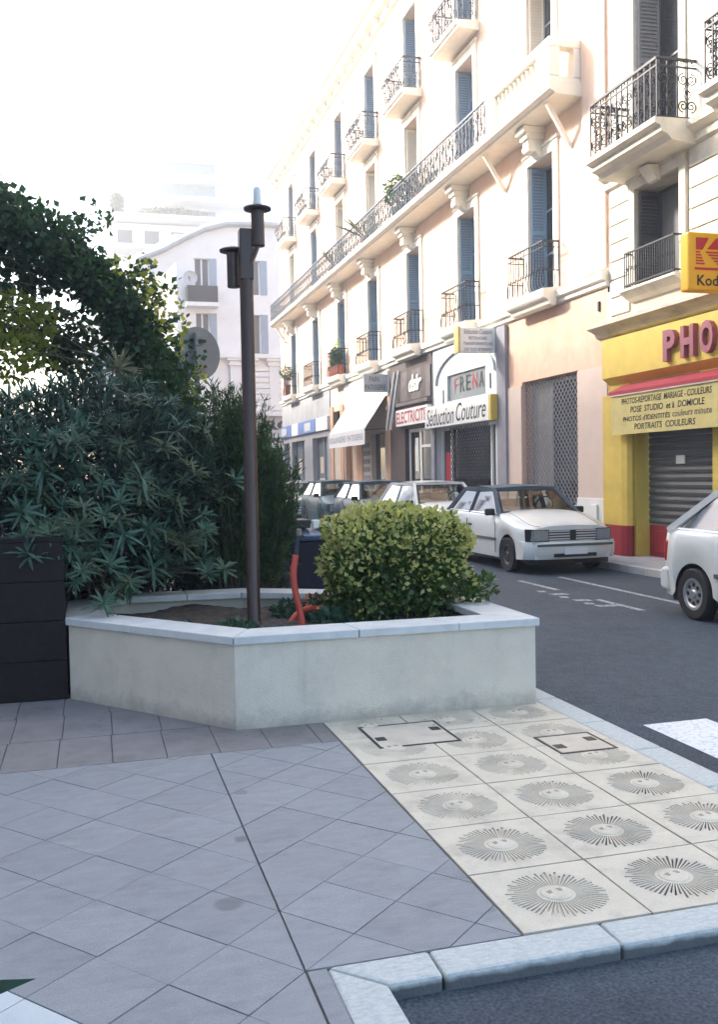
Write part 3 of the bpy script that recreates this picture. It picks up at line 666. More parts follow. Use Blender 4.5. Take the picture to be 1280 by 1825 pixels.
for yy in (20.76, 21.28, 23.95, 24.66): fr.box(XF+.1, XF+.17, yy, yy+.08, 0, 2.78)
fr.box(XF+.102, XF+.168, 20.76, 24.74, 2.7, 2.775)
wf = mk('shop_window', fr, m_white, apt); mk('pane', B().box(XF+.16, XF+.168, 20.84, 24.66, 0, 2.78), m_glass, wf)
mk('security_grille', lattice(XF+.05, 21.36, 23.95, .05, 2.76, .17, .013), m_iron, apt)
mk('display_cloth', B().prof_y([(XF+.12, .9), (XF+.13, 2.1), (XF+.14, 2.1), (XF+.14, .8)], 24.1, 24.45), m_sredd, apt)
# brown electrical shop
b = wall_holes(B(), XF-.05, 25.02, 28.92, 0, 4.9, [(25.1, 27.45, 0, 2.9)], .35); mk('ground_floor_wall', b, m_brown, apt)
for k in range(9): mk('fascia_board', B().box(XF-.09, XF-.052, 25.05 + k*.405, 25.45 + k*.405, 3.72, 4.6), random.choice([m_brown2, m_brown2, m_brown]), apt)
mk('fascia_ledge', B().box(XF-.2, XF-.05, 25.04, 28.9, 3.58, 3.68), m_brown2, apt)
fr = B()
for a in ((27.32, 27.44, 0, 2.88), (26.3, 26.45, 0, 2.88), (25.12, 25.2, 0, 2.88), (25.2, 26.3, 2.3, 2.38), (25.2, 26.3, 2.78, 2.88), (26.45, 27.32, 2.78, 2.88)): fr.box(XF+.08, XF+.14, *a)
wf = mk('door', fr, m_white, apt); mk('pane', B().box(XF+.105, XF+.113, 25.2, 27.32, 0, 2.78), m_glass, wf)
mk('notice', B().box(XF+.09, XF+.1, 26.62, 26.9, 1.6, 2.6), m_sign, wf)
for yy in (28.1, 28.5): mk('fascia_pole', B().bar((XF-.3, yy, 2.9), (XF-.12, yy - .35, 4.7), .06), m_signgrey, apt)
text('dsir', (1.15, .5), (XF-.095, 26.85, 3.95), UF, VZ, m_sign, apt, 'script_logo', .03, .35, .03)
# bakery
b = wall_holes(B(), XF-.02, 28.94, 36.78, 0, 4.92, [(29.6, 31.2, 0, 2.9), (33.6, 34.6, 0, 3.0), (35.2, 36.4, 2.9, 4.0)], .3); mk('ground_floor_wall', b, m_bakecream, apt)
for ya, yb in ((28.95, 29.3), (32.2, 32.9), (34.75, 35.2), (36.3, 36.75)): mk('pier_facing', B().box(XF-.06, XF-.022, ya, yb, 0, 4.2), m_bakery, apt)
mk('fascia_panel', B().box(XF-.09, XF-.024, 29.0, 34.4, 4.05, 4.85), m_sign, apt)
mk('door', B().box(XF+.15, XF+.2, 33.62, 34.58, 0, 2.98), m_door_wood, apt); mk('shop_window', B().box(XF+.15, XF+.18, 29.6, 31.2, 0, 2.9), m_glass, apt)
for k in range(8): mk('wall_rack', B().box(XF-.05, XF-.024, 31.35, 32.1, .5 + k*.28, .66 + k*.28), m_greypil, apt)
mk('fanlight', B().box(XF+.15, XF+.18, 35.2, 36.4, 2.9, 4.0), m_glass, apt)
# grey stone bank
hb = [(37.3, 40.0, .55, 3.1), (41.6, 44.4, .55, 3.1), (45.0, 46.3, .3, 3.1)]
b = wall_holes(B(), XF-.05, 36.8, YE, 0, 4.92, hb, .35); mk('ground_floor_wall', b, m_bank, apt)
for h in hb:
    o = mk('shop_window', B().box(XF+.2, XF+.22, *h), M('bank_glass', (.20,.24,.25), .12, .2, 1.2), apt)
    for yy in (h[0], (h[0]+h[1])/2, h[1]-.06): mk('mullion', B().box(XF+.16, XF+.198, yy, yy+.06, h[2], h[3]), m_greypil, o)
for h in hb:
    for q in range(2):
        ya = h[0] + .15 + q*(h[1]-h[0])*.5; mk('poster', B().box(XF+.188, XF+.198, ya, ya + (h[1]-h[0])*.36, .65, .65 + random.uniform(.5, .8)), random.choice([m_slat_blue, m_bakecream]), apt); mk('poster', B().box(XF+.188, XF+.198, ya+.2, ya + (h[1]-h[0])*.3, 1.6, 2.3), random.choice([m_bakecream, m_sign]), apt)
for k in range(9): mk('stone_joint', B().box(XF-.053, XF-.049, 36.8 + k*1.05, 36.83 + k*1.05, 3.9, 4.9), m_greypil, apt)

# ---- signs on the apartment house
def board(name, label, X0, X1, y0, y1, z0, z1, mat, cat='sign'): return mk(name, B().box(X0, X1, y0, y1, z0, z1), mat, None, label, cat, bevel=.008)
t = thing('shop_sign', 'long cream board reading Séduction Couture over the couture shop', 'sign', (XF-.2, 22.5, 2.76))
mk('sign_board', B().box(XF-.3, XF-.13, 20.55, 24.95, 2.77, 3.36), m_sign, t, bevel=.01); mk('board_end', B().box(XF-.3, XF-.13, 20.42, 20.548, 2.77, 3.36), m_yellow, t)
text('Séduction', (2.05, .46), (XF-.3, 24.8, 2.82), UF, VZ, m_ink, t, depth=.006, shear=.3); text('Couture', (1.9, .46), (XF-.3, 22.6, 2.85), UF, VZ, m_ink, t, depth=.006, shear=.3)
t = thing('projecting_sign', 'white box sign with four lines of blue lettering beside the first floor balcony', 'sign', (8.8, 20.6, 4.35))
mk('sign_box', B().box(8.33, 9.22, 20.6, 20.82, 4.35, 4.92), m_sign, t, bevel=.015); mk('sign_rim', B().box(8.27, 8.328, 20.58, 20.84, 4.33, 4.94), m_ypanel, t)
mk('sign_bracket', B().bar((9.2, 20.7, 4.9), (XF, 20.7, 4.9), .05), m_iron, t)
m_txtb = M('ink_blue', (.06,.07,.16), .6, .1)
for k, (s_, w, h) in enumerate((('Séduction Couture', .7, .11), ('RETOUCHES', .45, .07), ('TRANSFORMATIONS', .74, .075), ('SUR TOUS VETEMENTS', .7, .07))):
    text(s_, (w, h), (8.775-w/2, 20.6, 4.77 - k*.13), (1,0,0), VZ, m_txtb, t, depth=.005, shear=.2 if k == 0 else 0)
t = thing('shop_sign', 'white board with red capitals ELECTRICITE above the white shop door', 'sign', (XF-.15, 26.4, 2.98))
mk('sign_board', B().box(XF-.2, XF-.06, 25.02, 27.85, 2.98, 3.47), m_sign, t); text('ELECTRICITE', (2.7, .36), (XF-.2, 27.78, 3.045), UF, VZ, m_sredd, t, depth=.006, bold=.02)
t = thing('hanging_sign', 'small grey sign reading PAIN PATISSERIE above the white awning', 'sign', (8.9, 29.0, 4.2))
mk('sign_board', B().box(8.42, 9.2, 29.0, 29.06, 4.15, 4.72), m_signgrey, t); text('PAIN', (.32, .17), (8.6, 29.0, 4.48), (1,0,0), VZ, m_ink, t, depth=.005); text('PATISSERIE', (.68, .17), (8.47, 29.0, 4.22), (1,0,0), VZ, m_ink, t, depth=.005)
mk('sign_bracket', B().bar((9.2, 29.03, 4.6), (XF, 29.03, 4.6), .04), m_iron, t)
t = thing('awning', 'white canvas bakery awning with lettered valance', 'awning', (8.9, 31.5, 2.55))
ax0 = 8.48
mk('canvas', B().add([(XF-.1,29.2,4.08),(ax0,29.2,3.02),(ax0,33.9,3.02),(XF-.1,33.9,4.08),(XF-.1,29.2,4.05),(ax0,29.2,2.99),(ax0,33.9,2.99),(XF-.1,33.9,4.05)], [(0,1,2,3),(7,6,5,4),(0,4,5,1),(2,6,7,3),(1,5,6,2)]), m_awning, t)
vl = mk('valance', B().box(ax0-.012, ax0, 29.2, 33.9, 2.5, 2.99), m_awning, t); text('BOULANGERIE', (2.2, .2), (ax0-.012, 33.75, 2.66), UF, VZ, m_greypil, t, depth=.005); text('PATISSERIE', (1.9, .2), (ax0-.012, 31.3, 2.66), UF, VZ, m_greypil, t, depth=.005)
for yy in (29.3, 33.8): mk('awning_arm', B().bar((XF-.05, yy, 3.0), (ax0+.02, yy, 2.96), .035), m_iron, t)
t = thing('bank_sign', 'blue and white fascia band over the grey bank windows', 'sign', (XF-.1, 42, 3.36))
for ya, yb, mm in ((36.9, 38.9, m_sign), (39.0, 42.4, m_sblue), (42.5, 43.9, m_sign), (44.0, 46.5, m_sblue)): mk('sign_panel', B().box(XF-.16, XF-.055, ya, yb, 3.36, 3.9), mm, t)
for ya in (39.4, 44.6): text('BANQUE', (2.2, .26), (XF-.16, ya+2.4, 3.5), UF, VZ, m_signgrey, t, depth=.005) if False else mk('pale_emblem', B().box(XF-.166, XF-.161, ya+.5, ya+1.7, 3.45, 3.8), m_signgrey, t)
# ---- plants and pots on the balconies
def leaf_cloud(n, c, rad, size, asp=.5, shell=.45, up=.0, flat=1., rng=RNG):
    d = rng.normal(size=(n, 3)); d /= np.linalg.norm(d, axis=1)[:, None]
    r = (rng.uniform(shell**3, 1, n)) ** (1/3); P = np.array(c) + d * r[:, None] * np.array(rad)
    return leaves_at(P, d, size, asp, up, rng)
def leaves_at(P, d, size, asp=.5, up=.0, rng=RNG, fold=.25):
    n = len(P); a = d * .6 + rng.normal(size=(n, 3)) * .7; a[:, 2] += up; a /= np.linalg.norm(a, axis=1)[:, None]
    q = rng.normal(size=(n, 3)); s = np.cross(a, q); s /= np.linalg.norm(s, axis=1)[:, None]; nn = np.cross(a, s)
    L_ = (size * rng.uniform(.65, 1.3, n))[:, None]; w = L_ * asp / 2
    V = np.stack([P, P + a*L_*.45 + s*w + nn*w*fold, P + a*L_, P + a*L_*.45 - s*w + nn*w*fold], 1).reshape(-1, 3)
    i = np.arange(n)[:, None] * 4
    return V, np.concatenate([i + np.array([[0, 1, 2]]), i + np.array([[0, 2, 3]])], 0)
def pot_plant(name, label, c, pot_r, pot_h, mpot, rad, n, size, lm, asp=.5, dz=0.):
    t = thing(name, label, 'plant', c)
    mk('pot', B().lathe([(pot_r*.7, 0), (pot_r, pot_h*.9), (pot_r*1.08, pot_h*.92), (pot_r*1.08, pot_h)], c, 12), mpot, t, smooth=30)
    mk('stem', B().tube([(c[0], c[1], c[2]+pot_h*.9), (c[0], c[1], c[2]+pot_h+rad[2])], .015, 5), m_bark, t)
    V, F = leaf_cloud(n, (c[0], c[1], c[2]+pot_h+rad[2]*.9+dz), rad, size, asp, .2); raw('foliage', V, F, lm, t); return t
pot_plant('potted_plant', 'leafy green plant in a teal pot on the long balcony', (8.85, 26.6, 8.957), .2, .35, m_tealpot, (.35, .5, .5), 500, .13, l_vine)
def spiky(label, c, h, n=26):
    t = thing('spiky_plant', label, 'plant', c, 'spiky plants on the long balcony')
    mk('pot', B().lathe([(.13, 0), (.19, .27), (.2, .3)], c, 10), m_terra, t); V = B()
    for k in range(n):
        a = random.uniform(0, 2*math.pi); e = random.uniform(.5, 1.35); L_ = h*random.uniform(.7, 1.1); d = Vector((math.cos(a)*math.cos(e), math.sin(a)*math.cos(e), math.sin(e))); s = d.cross(Vector((0,0,1))).normalized()*.014
        o = Vector((c[0], c[1], c[2]+.3)); m_ = o + d*L_*.6; e_ = o + d*L_ + Vector((0,0,-L_*.12)); V.add([o-s, o+s, m_+s, e_, m_-s], [(0,1,2,3,4)])
    mk('fronds', V, l_palm, t)
spiky('spiky leaved plant on the long balcony behind the leafy teal pot plant', (8.95, 24.9, 8.957), 1.15); spiky('spiky leaved plant on the long balcony next to the leafy pot, farther side', (8.95, 30.2, 8.957), 1.15); spiky('spiky leaved plant near the far end of the long balcony', (8.95, 34.6, 8.957), 1.1)
fbx = thing('flower_box', 'red flower box with dark clipped plants filling a first floor balcony', 'plant', (8.98, YN[4]+.55, 5.3)); c = (8.98, YN[4]+.55, 5.3)
mk('box', B().box(8.9, 9.14, c[1]-.7, c[1]+.7, 5.3, 5.62), m_terra, fbx, bevel=.02)
V, F = leaf_cloud(900, (9.02, c[1], 5.95), (.14, .75, .38), .1, .6, .1); raw('foliage', V, F, l_vine, fbx); V, F = leaf_cloud(60, (9.02, c[1]-.1, 6.45), (.1, .3, .2), .09); raw('young_leaves', V, F, l_vine_y, fbx)
pot_plant('ball_plant', 'ball shaped shrub on the farthest first floor balcony', (8.98, YN[6]+.9, 5.28), .16, .5, m_terra, (.34, .34, .34), 500, .09, l_vine, .6, .25)

# ------------------------------------------------------------------ cream stone house with the photo shop
sto = thing('stone_building', 'cream stone house with a yellow and red photo shop below', 'building', (XF + 4, 10, 0.01))
Y1 = 15.6
hl = [(13.42, 14.72, 4.72, 6.42), (10.2, 11.5, 4.72, 6.42), (13.42, 14.72, 7.02, 10.2), (10.2, 11.5, 7.02, 10.2)]
b = wall_holes(B(), XF, 3.0, Y1, 4.0, 15., hl, .5); b.quad((XF,Y1,0),(XF+8,Y1,0),(XF+8,Y1,15),(XF,Y1,15)); b.quad((XF,3,15),(XF,Y1,15),(XF+8,Y1,15),(XF+8,3,15)); b.quad((XF+8,3,0),(XF,3,0),(XF,3,15),(XF+8,3,15))
mk('wall', b, m_stone_d, sto)
mk('room_dark', B().box(XF+.52, XF+.56, 3.4, 15.2, 4.2, 14.6), m_dark, sto)
# rusticated courses between shop cornice and first floor
z = 4.36
for row in range(7):
    h = .325; ys = [15.6, 15.06] if row % 2 == 0 else [15.6]
    segs = [(14.95, 15.59), (11.75, 13.18), (8.6, 9.95)]
    for ya, yb in segs:
        n = max(1, round((yb-ya) / 1.0)); off = 0
        for k in range(n): mk('stone_block', B().box(XF-.035, XF-.002, ya + (yb-ya)*k/n + .004, ya + (yb-ya)*(k+1)/n - .004, z + .012, z + h - .012), m_stone, sto, bevel=.012)
    z += h
for (a, c, p, q) in hl: surround(sto, XF-.0, a, c, p, q, .17, .06, m_stone)
mk('upper_render', wall_holes(B(), XF-.02, 3.0, Y1-.003, 7.12, 15., [(13.22, 14.92, 7.0, 10.42), (10.0, 11.7, 7.0, 10.42)], .02), m_upper, sto)
for (a, c, p, q) in hl: window(sto, XF, a, c, p, q, .5, m_shut if p < 7 else m_curtain, m_shut, bars=1)
# projecting sill and rail at the lower windows
for ya, yb in ((13.3, 14.85), (10.1, 11.6)):
    o = mk('window_sill', B().prof_y([(XF-.003, 4.5), (XF-.12, 4.55), (XF-.26, 4.66), (XF-.26, 4.70), (XF-.003, 4.715)], ya-.05, yb+.05), m_stone, sto)
    r_ = B(); xo = XF-.2
    for zz in (4.76, 5.32): r_.bar((xo, ya+.04, zz), (xo, yb-.04, zz), .03); r_.bar((xo, ya+.04, zz), (XF, ya+.04, zz), .025); r_.bar((xo, yb-.04, zz), (XF, yb-.04, zz), .025)
    for k in range(23): r_.bar((xo, ya+.04+k*(yb-ya-.08)/22, 4.7), (xo, ya+.04+k*(yb-ya-.08)/22, 5.32), .014)
    for k in range(11): scroll(r_, (xo, ya+.11+k*(yb-ya-.08)/11, 5.04), .06, 1.3, 1 if k % 2 else -1, (0,1,0), .014, 0, 10)
    mk('railing', r_, m_iron, o)
# balconies with ornate black rails
op = scroll_panel(.74, .92).mesh('railing_panel'); op.materials.append(m_iron)
for ya, yb in ((12.95, 15.08), (9.62, 11.88)):
    x1 = 8.5
    o = mk('balcony_slab', B().prof_y([(XF-.003, 6.62), (x1+.3, 6.66), (x1+.22, 6.74), (x1+.12, 6.78), (x1+.1, 6.86), (x1, 6.9), (x1, 6.98), (XF-.003, 7.0)], ya, yb), m_stone, sto)
    railing(o, op, .74, .92, x1+.08, XF, ya+.06, yb-.06, 7.0, m_iron)
    yy = (ya+yb)/2 + .05; mk('console', B().prof_y([(XF-.065, 6.36), (XF-.12, 6.38), (XF-.22, 6.5), (XF-.3, 6.6), (XF-.065, 6.61)], yy-.14, yy+.14), m_stone, sto)
mk('string_course', B().prof_y([(XF-.003, 6.6), (XF-.1, 6.66), (XF-.1, 6.78), (XF-.24, 6.86), (XF-.24, 6.96), (XF-.003, 7.005)], 3, 15.66), m_stone, sto)
mk('shop_cornice', B().prof_y([(XF-.003, 3.98), (XF-.1, 4.02), (XF-.14, 4.1), (XF-.3, 4.17), (XF-.3, 4.24), (XF-.1, 4.3), (XF-.003, 4.34)], 3, 15.98), m_stone_d, sto)
# yellow shop front
b = wall_holes(B(), XF-.04, 3.0, Y1, 0, 3.97, [(12.6, 14.74, 0, 3.0), (8.2, 11.6, 0, 3.0)], .35)
mk('shop_front', b, m_yellow, sto)
mk('fascia', B().prof_y([(XF-.043, 3.1), (XF-.2, 3.22), (XF-.2, 3.92), (XF-.043, 3.95)], 3.0, Y1-.01), m_yellow, sto)
mk('fascia_slot', B().box(XF-.06, XF-.041, 12.9, 14.9, 3.0, 3.08), m_black, sto)
pl = [(XF-.043, 14.78), (XF-.1, 14.76), (XF-.17, 14.82), (XF-.2, 14.95), (XF-.2, Y1-.02), (XF-.043, Y1-.02)]
mk('pillar', B().prism(pl[::-1], .56, 2.9), m_yellow, sto); mk('pillar_base', B().prism([(x-.015, y) for x, y in pl][::-1], .0, .558), m_red, sto)
for (ya, yb) in ((12.62, 14.72), (8.22, 11.58)):
    mk('stall_riser', B().box(XF+.22, XF+.3, ya, yb, 0.0, .57), m_red, sto); mk('riser_panel', B().box(XF+.2, XF+.219, ya+.2, yb-.2, .1, .48), m_red, sto, bevel=.008)
    for k in range(19): mk('shutter_slat', B().prof_y([(XF+.24, .59+k*.127), (XF+.205, .60+k*.127), (XF+.19, .65+k*.127), (XF+.205, .70+k*.127), (XF+.24, .712+k*.127)], ya+.02, yb-.02), m_shut, sto)
mk('paper_note', B().box(XF+.17, XF+.187, 13.62, 13.86, 1.64, 1.78), m_sign, sto); mk('paper_note', B().box(XF+.17, XF+.187, 13.42, 13.5, .78, .84), m_sign, sto)
mk('party_pipe', B().box(XF-.05, XF-.006, Y1+.005, Y1+.04, 0.02, 3.9), m_bakery, sto)
t = thing('shop_letters', 'large rose block letters spelling PHOTO on the yellow fascia', 'sign', (XF-.2, 12.7, 3.3))
for k, c in enumerate('PHOTO'): text(c, (.33, .5), (XF-.2, 13.54 - k*.48, 3.3), UF, VZ, m_letter, t, 'letter', .09, 0, .04)
t = thing('awning_sign', 'yellow lettered awning panel with red hood over the grey roller shutter', 'sign', (XF-.3, 13.6, 2.18))
xs = XF-.34
mk('panel', B().box(xs, xs+.02, 9.5, 15.04, 2.17, 2.86), m_ypanel, t)
mk('hood', B().prof_y([(XF-.06, 3.07), (xs-.02, 2.93), (xs-.02, 2.865), (XF-.06, 2.98)], 9.5, 15.1), m_redawn, t)
mk('hem', B().box(xs-.022, xs-.001, 9.5, 15.1, 2.845, 2.868), m_stone_d, t)
for s_, w, z_, y_, mm in (('PHOTOS-REPORTAGE  MARIAGE - COULEURS', 2.5, 2.685, 14.7, m_ink), ('POSE  STUDIO  et à  DOMICILE', 2.05, 2.53, 14.42, m_ink), ("PHOTOS d'IDENTITÉS", 1.4, 2.385, 14.66, m_ink), ('couleurs minute', 1.0, 2.39, 13.2, m_inkgrey), ('PORTRAITS  COULEURS', 1.7, 2.235, 14.3, m_ink)):
    text(s_, (w, .105), (xs, y_, z_), UF, VZ, mm, t, depth=.004, shear=.12, bold=.012)
# film brand sign projecting from the wall
t = thing('projecting_sign', 'yellow and red lit box sign reading Kodak above the photo shop', 'sign', (8.55, 11.6, 4.07))
kx0, kx1, kz0, kz1 = 8.14, 8.98, 4.06, 4.88; ky = 11.6
mk('sign_box', B().box(kx0, kx1, ky, ky+.2, kz0, kz1), m_kyel, t, bevel=.03)
mk('sign_bracket', B().bar((kx1, ky+.1, kz1-.15), (XF, ky+.1, kz1-.15), .05), m_iron, t)
lg = B(); yy = ky - .004; lx0, lx1, lz0, lz1 = kx0+.12, kx1-.12, kz0+.36, kz1-.08
def pq(*p): lg.quad(*[(lx0 + (lx1-lx0)*u, yy, lz0 + (lz1-lz0)*v) for u, v in p])
pq((0, .55), (.18, .55), (.36, 1), (0, 1)); pq((.30, .58), (1, .58), (1, 1), (.56, 1))
for k in range(5):
    v0, v1 = .5 - k*.105, .435 - k*.105; pq((0, v1), (.12 + .03*k, v1), (.12+.03*k, v0), (0, v0)); pq((.28 + .075*k, v1), (1, v1), (1, v0), (.25 + .075*k, v0))
mk('emblem', lg, m_kred, t); text('Kodak', (.56, .15), (kx0+.14, ky, kz0+.07), (1,0,0), VZ, m_ink, t, depth=.005, bold=.015); mk('emblem_line', B().box(kx0+.1, kx1-.1, ky-.005, ky-.001, kz0+.29, kz0+.325), m_kred, t)

# ------------------------------------------------------------------ far buildings
fb_ = thing('corner_building', 'white corner house with curved slate roof at the end of the street', 'building', (8, 62, 0))
YB = 60.
def wall_holes_y(b, Yf, x0, x1, z0, z1, holes, dep):
    t_ = wall_holes(B(), 0, x0, x1, z0, z1, holes, dep); b.add([(y, Yf + x, z) for x, y, z in t_.v], [f[::-1] for f in t_.f]); return b
hf = [(6.5, 7.5, 13.0, 15.15), (6.5, 7.45, 9.3, 11.75), (9.7, 10.7, 13.0, 15.15), (9.7, 10.7, 9.3, 11.75), (12.6, 13.6, 9.3, 11.75), (12.6, 13.6, 13.0, 15.15)]
b = wall_holes_y(B(), YB, 5.4, 20, 5.6, 16.6, hf, .4); b.quad((5.4,YB,0),(0.2,YB+7,0),(.2,YB+7,15),(5.4,YB,16.6)); b.quad((20,YB,0),(20,YB+10,0),(20,YB+10,16.6),(20,YB,16.6)); b.quad((5.4,YB,16.6),(20,YB,16.6),(20,YB+10,16.6),(.2,YB+7,15))
b.quad((5.4,YB,0),(20,YB,0),(20,YB,5.6),(5.4,YB,5.6))
mk('wall', b, m_farw, fb_)
for h in hf:
    o = mk('window', B().box(h[0], h[0]+.1, YB+.3, YB+.36, h[2], h[3]).box(h[1]-.1, h[1], YB+.3, YB+.36, h[2], h[3]).box((h[0]+h[1])/2-.05, (h[0]+h[1])/2+.05, YB+.3, YB+.36, h[2], h[3]), m_farw, fb_)
    mk('pane', B().box(h[0], h[1], YB+.37, YB+.4, h[2], h[3]), m_farwin, o); mk('shutter', B().box(h[1]-.02, h[1]+.4, YB-.07, YB-.01, h[2], h[3]), m_blue_pale, o)
pts = [(3.0, 14.9), (4.6, 15.6), (6, 16.4), (7.2, 17.0), (8.6, 17.4), (11, 17.5), (20, 17.5)]
rb = B()
for (xa, za), (xb, zb) in zip(pts[:-1], pts[1:]): rb.add([(xa,YB-.5,za),(xb,YB-.5,zb),(xb,YB+.2,zb+.3),(xa,YB+.2,za+.3),(xa,YB-.5,za-.18),(xb,YB-.5,zb-.18),(xb,YB+.2,zb-.3),(xa,YB+.2,za-.3)], [(0,1,2,3),(4,5,1,0),(5,4,7,6),(2,1,5,6),(0,3,7,4)])
rb2 = mk('roof', rb, m_fargrey, fb_)
gb = B(); gb.add([(x, YB-.02, z-.2) for x, z in pts] + [(x, YB-.02, 15.5 if x > 5 else 14.) for x, z in pts], [(i+1, i, 7+i, 8+i) for i in range(6)]); mk('gable_wall', gb, m_farw, fb_)
bl = mk('balcony_slab', B().box(5.9, 7.9, YB-.9, YB-.003, 12.05, 12.3), m_farw, fb_); mk('railing', B().box(5.95, 7.85, YB-.88, YB-.84, 12.3, 13.3).box(5.95, 5.99, YB-.84, YB-.003, 12.3, 13.3).box(7.81, 7.85, YB-.84, YB-.003, 12.3, 13.3), m_iron, bl)
mk('dish', B().lathe([(.05, .1), (.3, .05), (.42, -.05), (.44, -.05), (.3, .1)], (6.2, YB-.6, 13.8), 16, 'y'), m_signgrey, fb_)
for xx in (8.9, 9.9, 11.4, 12.4):
    p_ = B().box(xx-.3, xx+.3, YB-.25, YB-.003, 5.7, 8.5); p_.box(xx-.42, xx+.42, YB-.36, YB-.003, 8.5, 8.62); p_.box(xx-.36, xx+.36, YB-.3, YB-.003, 8.62, 8.8); p_.box(xx-.5, xx+.5, YB-.45, YB-.003, 8.8, 8.95); mk('pilaster', p_, m_farw, fb_)
mk('entablature', B().box(5.4, 20, YB-.5, YB-.003, 8.96, 9.2), m_farw, fb_)
for k in range(8):
    for j in range(8): mk('rustic_block', B().box(8.6 + j*1.4, 9.96 + j*1.4, YB-.14, YB-.004, 5.66 + k*.36, 5.96 + k*.36), m_farw, fb_)
mk('shop_cornice', B().box(5.4, 20, YB-.6, YB-.003, 5.3, 5.6), m_farw, fb_); mk('shop_front', B().box(5.6, 19.8, YB-.1, YB-.005, .1, 3.3), m_dark, fb_)
t = thing('pale_shop_sign', 'pale fascia with round black capitals at the far end of the street', 'sign', (12, YB-.2, 3.4))
mk('sign_board', B().box(9.6, 15.5, YB-.2, YB-.11, 3.35, 5.2), m_signgrey, t); text('RCI', (2.0, .62), (10.75, YB-.2, 4.42), (1,0,0), VZ, m_ink, t, depth=.02, bold=.05); text('hoo', (2.0, .5), (10.75, YB-.2, 3.6), (1,0,0), VZ, m_ink, t, depth=.02, bold=.05)
# terraced tower in the glare behind
tw = thing('terrace_tower', 'tall pale terraced apartment block behind the corner house', 'building', (10, 116, 0))
def slabs(z0, z1, x0, x1, y): return B().box(x0, x1, y, y+14, z0, z1)
mk('wall', slabs(0, 27, 2.5, 22, 112), m_farw, tw); mk('wall', slabs(27, 30.4, 2.7, 20, 111.5), m_farw, tw); mk('wall', slabs(30.4, 40, 6.2, 20, 115), m_farw, tw)
for zz in (27.2, 30.6, 33.6, 36.2, 39): mk('terrace_slab', B().box(2.2 if zz < 31 else 5.6, 20.4 if zz < 31 else 19, 109.5 if zz < 31 else 112.2, 116, zz, zz+.5), m_farw, tw)
for zz in (31.2, 34.2, 36.8): mk('terrace_window', B().box(6.6, 15.2, 114.9, 114.98, zz, zz+1.9), m_fargreen, tw)
for k in range(5): mk('window', B().box(3.6+k*3, 5.2+k*3, 111.4, 111.48, 28, 29.6), m_farwin, tw)
def foli(name, label, c, rad, n, size, lm, cat='tree', group=None):
    t = thing(name, label, cat, (c[0], c[1], c[2]-rad[2]), group); mk('trunk', B().tube([(c[0], c[1], c[2]-rad[2]), (c[0], c[1], c[2])], .1, 6), m_bark, t)
    V, F = leaf_cloud(n, c, rad, size, .6, .2); raw('crown', V, F, lm, t); return t
foli('terrace_tree', 'small dark conical tree on the tower terrace', (3.6, 110.5, 32.3), (.75, .75, 1.2), 900, .35, l_feather)
V, F = leaf_cloud(1500, (10, 112.6, 32.0), (4.4, .5, .6), .3, .6, .1); raw('terrace_hedge', V, F, l_feather, None, loc=(10, 112.6, 31.1)); tag(bpy.data.objects['terrace_hedge'], 'long clipped hedge along the upper terrace of the pale tower', 'hedge')
# unseen row left of the frame, added and sized to keep the pavement in shade
op_ = thing('opposite_shade_block', 'unseen plain apartment block added across the street to shade the pavement', 'building', (-14, 22, 0))
XO = -9.2; ho = [(y, y+1.2, z, z+2.0) for y in np.arange(-8, 76, 3.6) for z in (1.5, 4.8, 8.0, 11.2, 14.3)]
t_ = wall_holes(B(), 0, -12, 78, 0, 17.5, ho, .3); b = B().add([(XO - x, y, z) for x, y, z in t_.v], [f[::-1] for f in t_.f])
b.quad((XO,-12,0),(XO-9,-12,0),(XO-9,-12,17.5),(XO,-12,17.5)); b.quad((XO-9,78,0),(XO,78,0),(XO,78,17.5),(XO-9,78,17.5)); b.quad((XO,-12,17.5),(XO,78,17.5),(XO-9,78,17.5),(XO-9,-12,17.5)); b.quad((XO-9,-12,0),(XO-9,78,0),(XO-9,78,17.5),(XO-9,-12,17.5))
mk('wall', b, m_farw, op_)
for h in ho: mk('pane', B().box(XO-.28, XO-.25, *h), m_glass, op_)
mk('roof_cornice', B().box(XO-.2, XO+.4, -12, 78, 17.55, 17.9), m_farw, op_)

# ------------------------------------------------------------------ planter
PO = [(-.19, 7.04), (.82, 5.80), (2.85, 5.775), (2.86, 7.30), (1.28, 8.25), (.2, 8.32), (-.19, 8.0)]
def inset(P, d):
    n = len(P); o = []
    for i in range(n):
        p0, p1, p2 = Vector(P[i-1]), Vector(P[i]), Vector(P[(i+1) % n]); a = (p1-p0).normalized(); c = (p2-p1).normalized()
        na, nc = Vector((-a.y, a.x)), Vector((-c.y, c.x)); bi = (na+nc).normalized(); k = d / max(.3, bi.dot(na)); q = p1 + bi*k; o.append((q.x, q.y))
    return o
plt = thing('planter', 'low angular plastered planter with pale stone coping in the middle of the pavement', 'planter', (1.3, 7, 0))
PI = inset(PO, .2); n = len(PO); b = B(); b.v = [(x,y,-.005) for x,y in PO] + [(x,y,.53) for x,y in PO] + [(x,y,.53) for x,y in PI] + [(x,y,.1) for x,y in PI]
for i in range(n):
    j = (i+1) % n; b.f += [(i,j,n+j,n+i), (n+i,n+j,2*n+j,2*n+i), (2*n+i,2*n+j,3*n+j,3*n+i)]
mk('wall', b, m_plaster, plt)
CO, CI = inset(PO, -.025), inset(PO, .27)
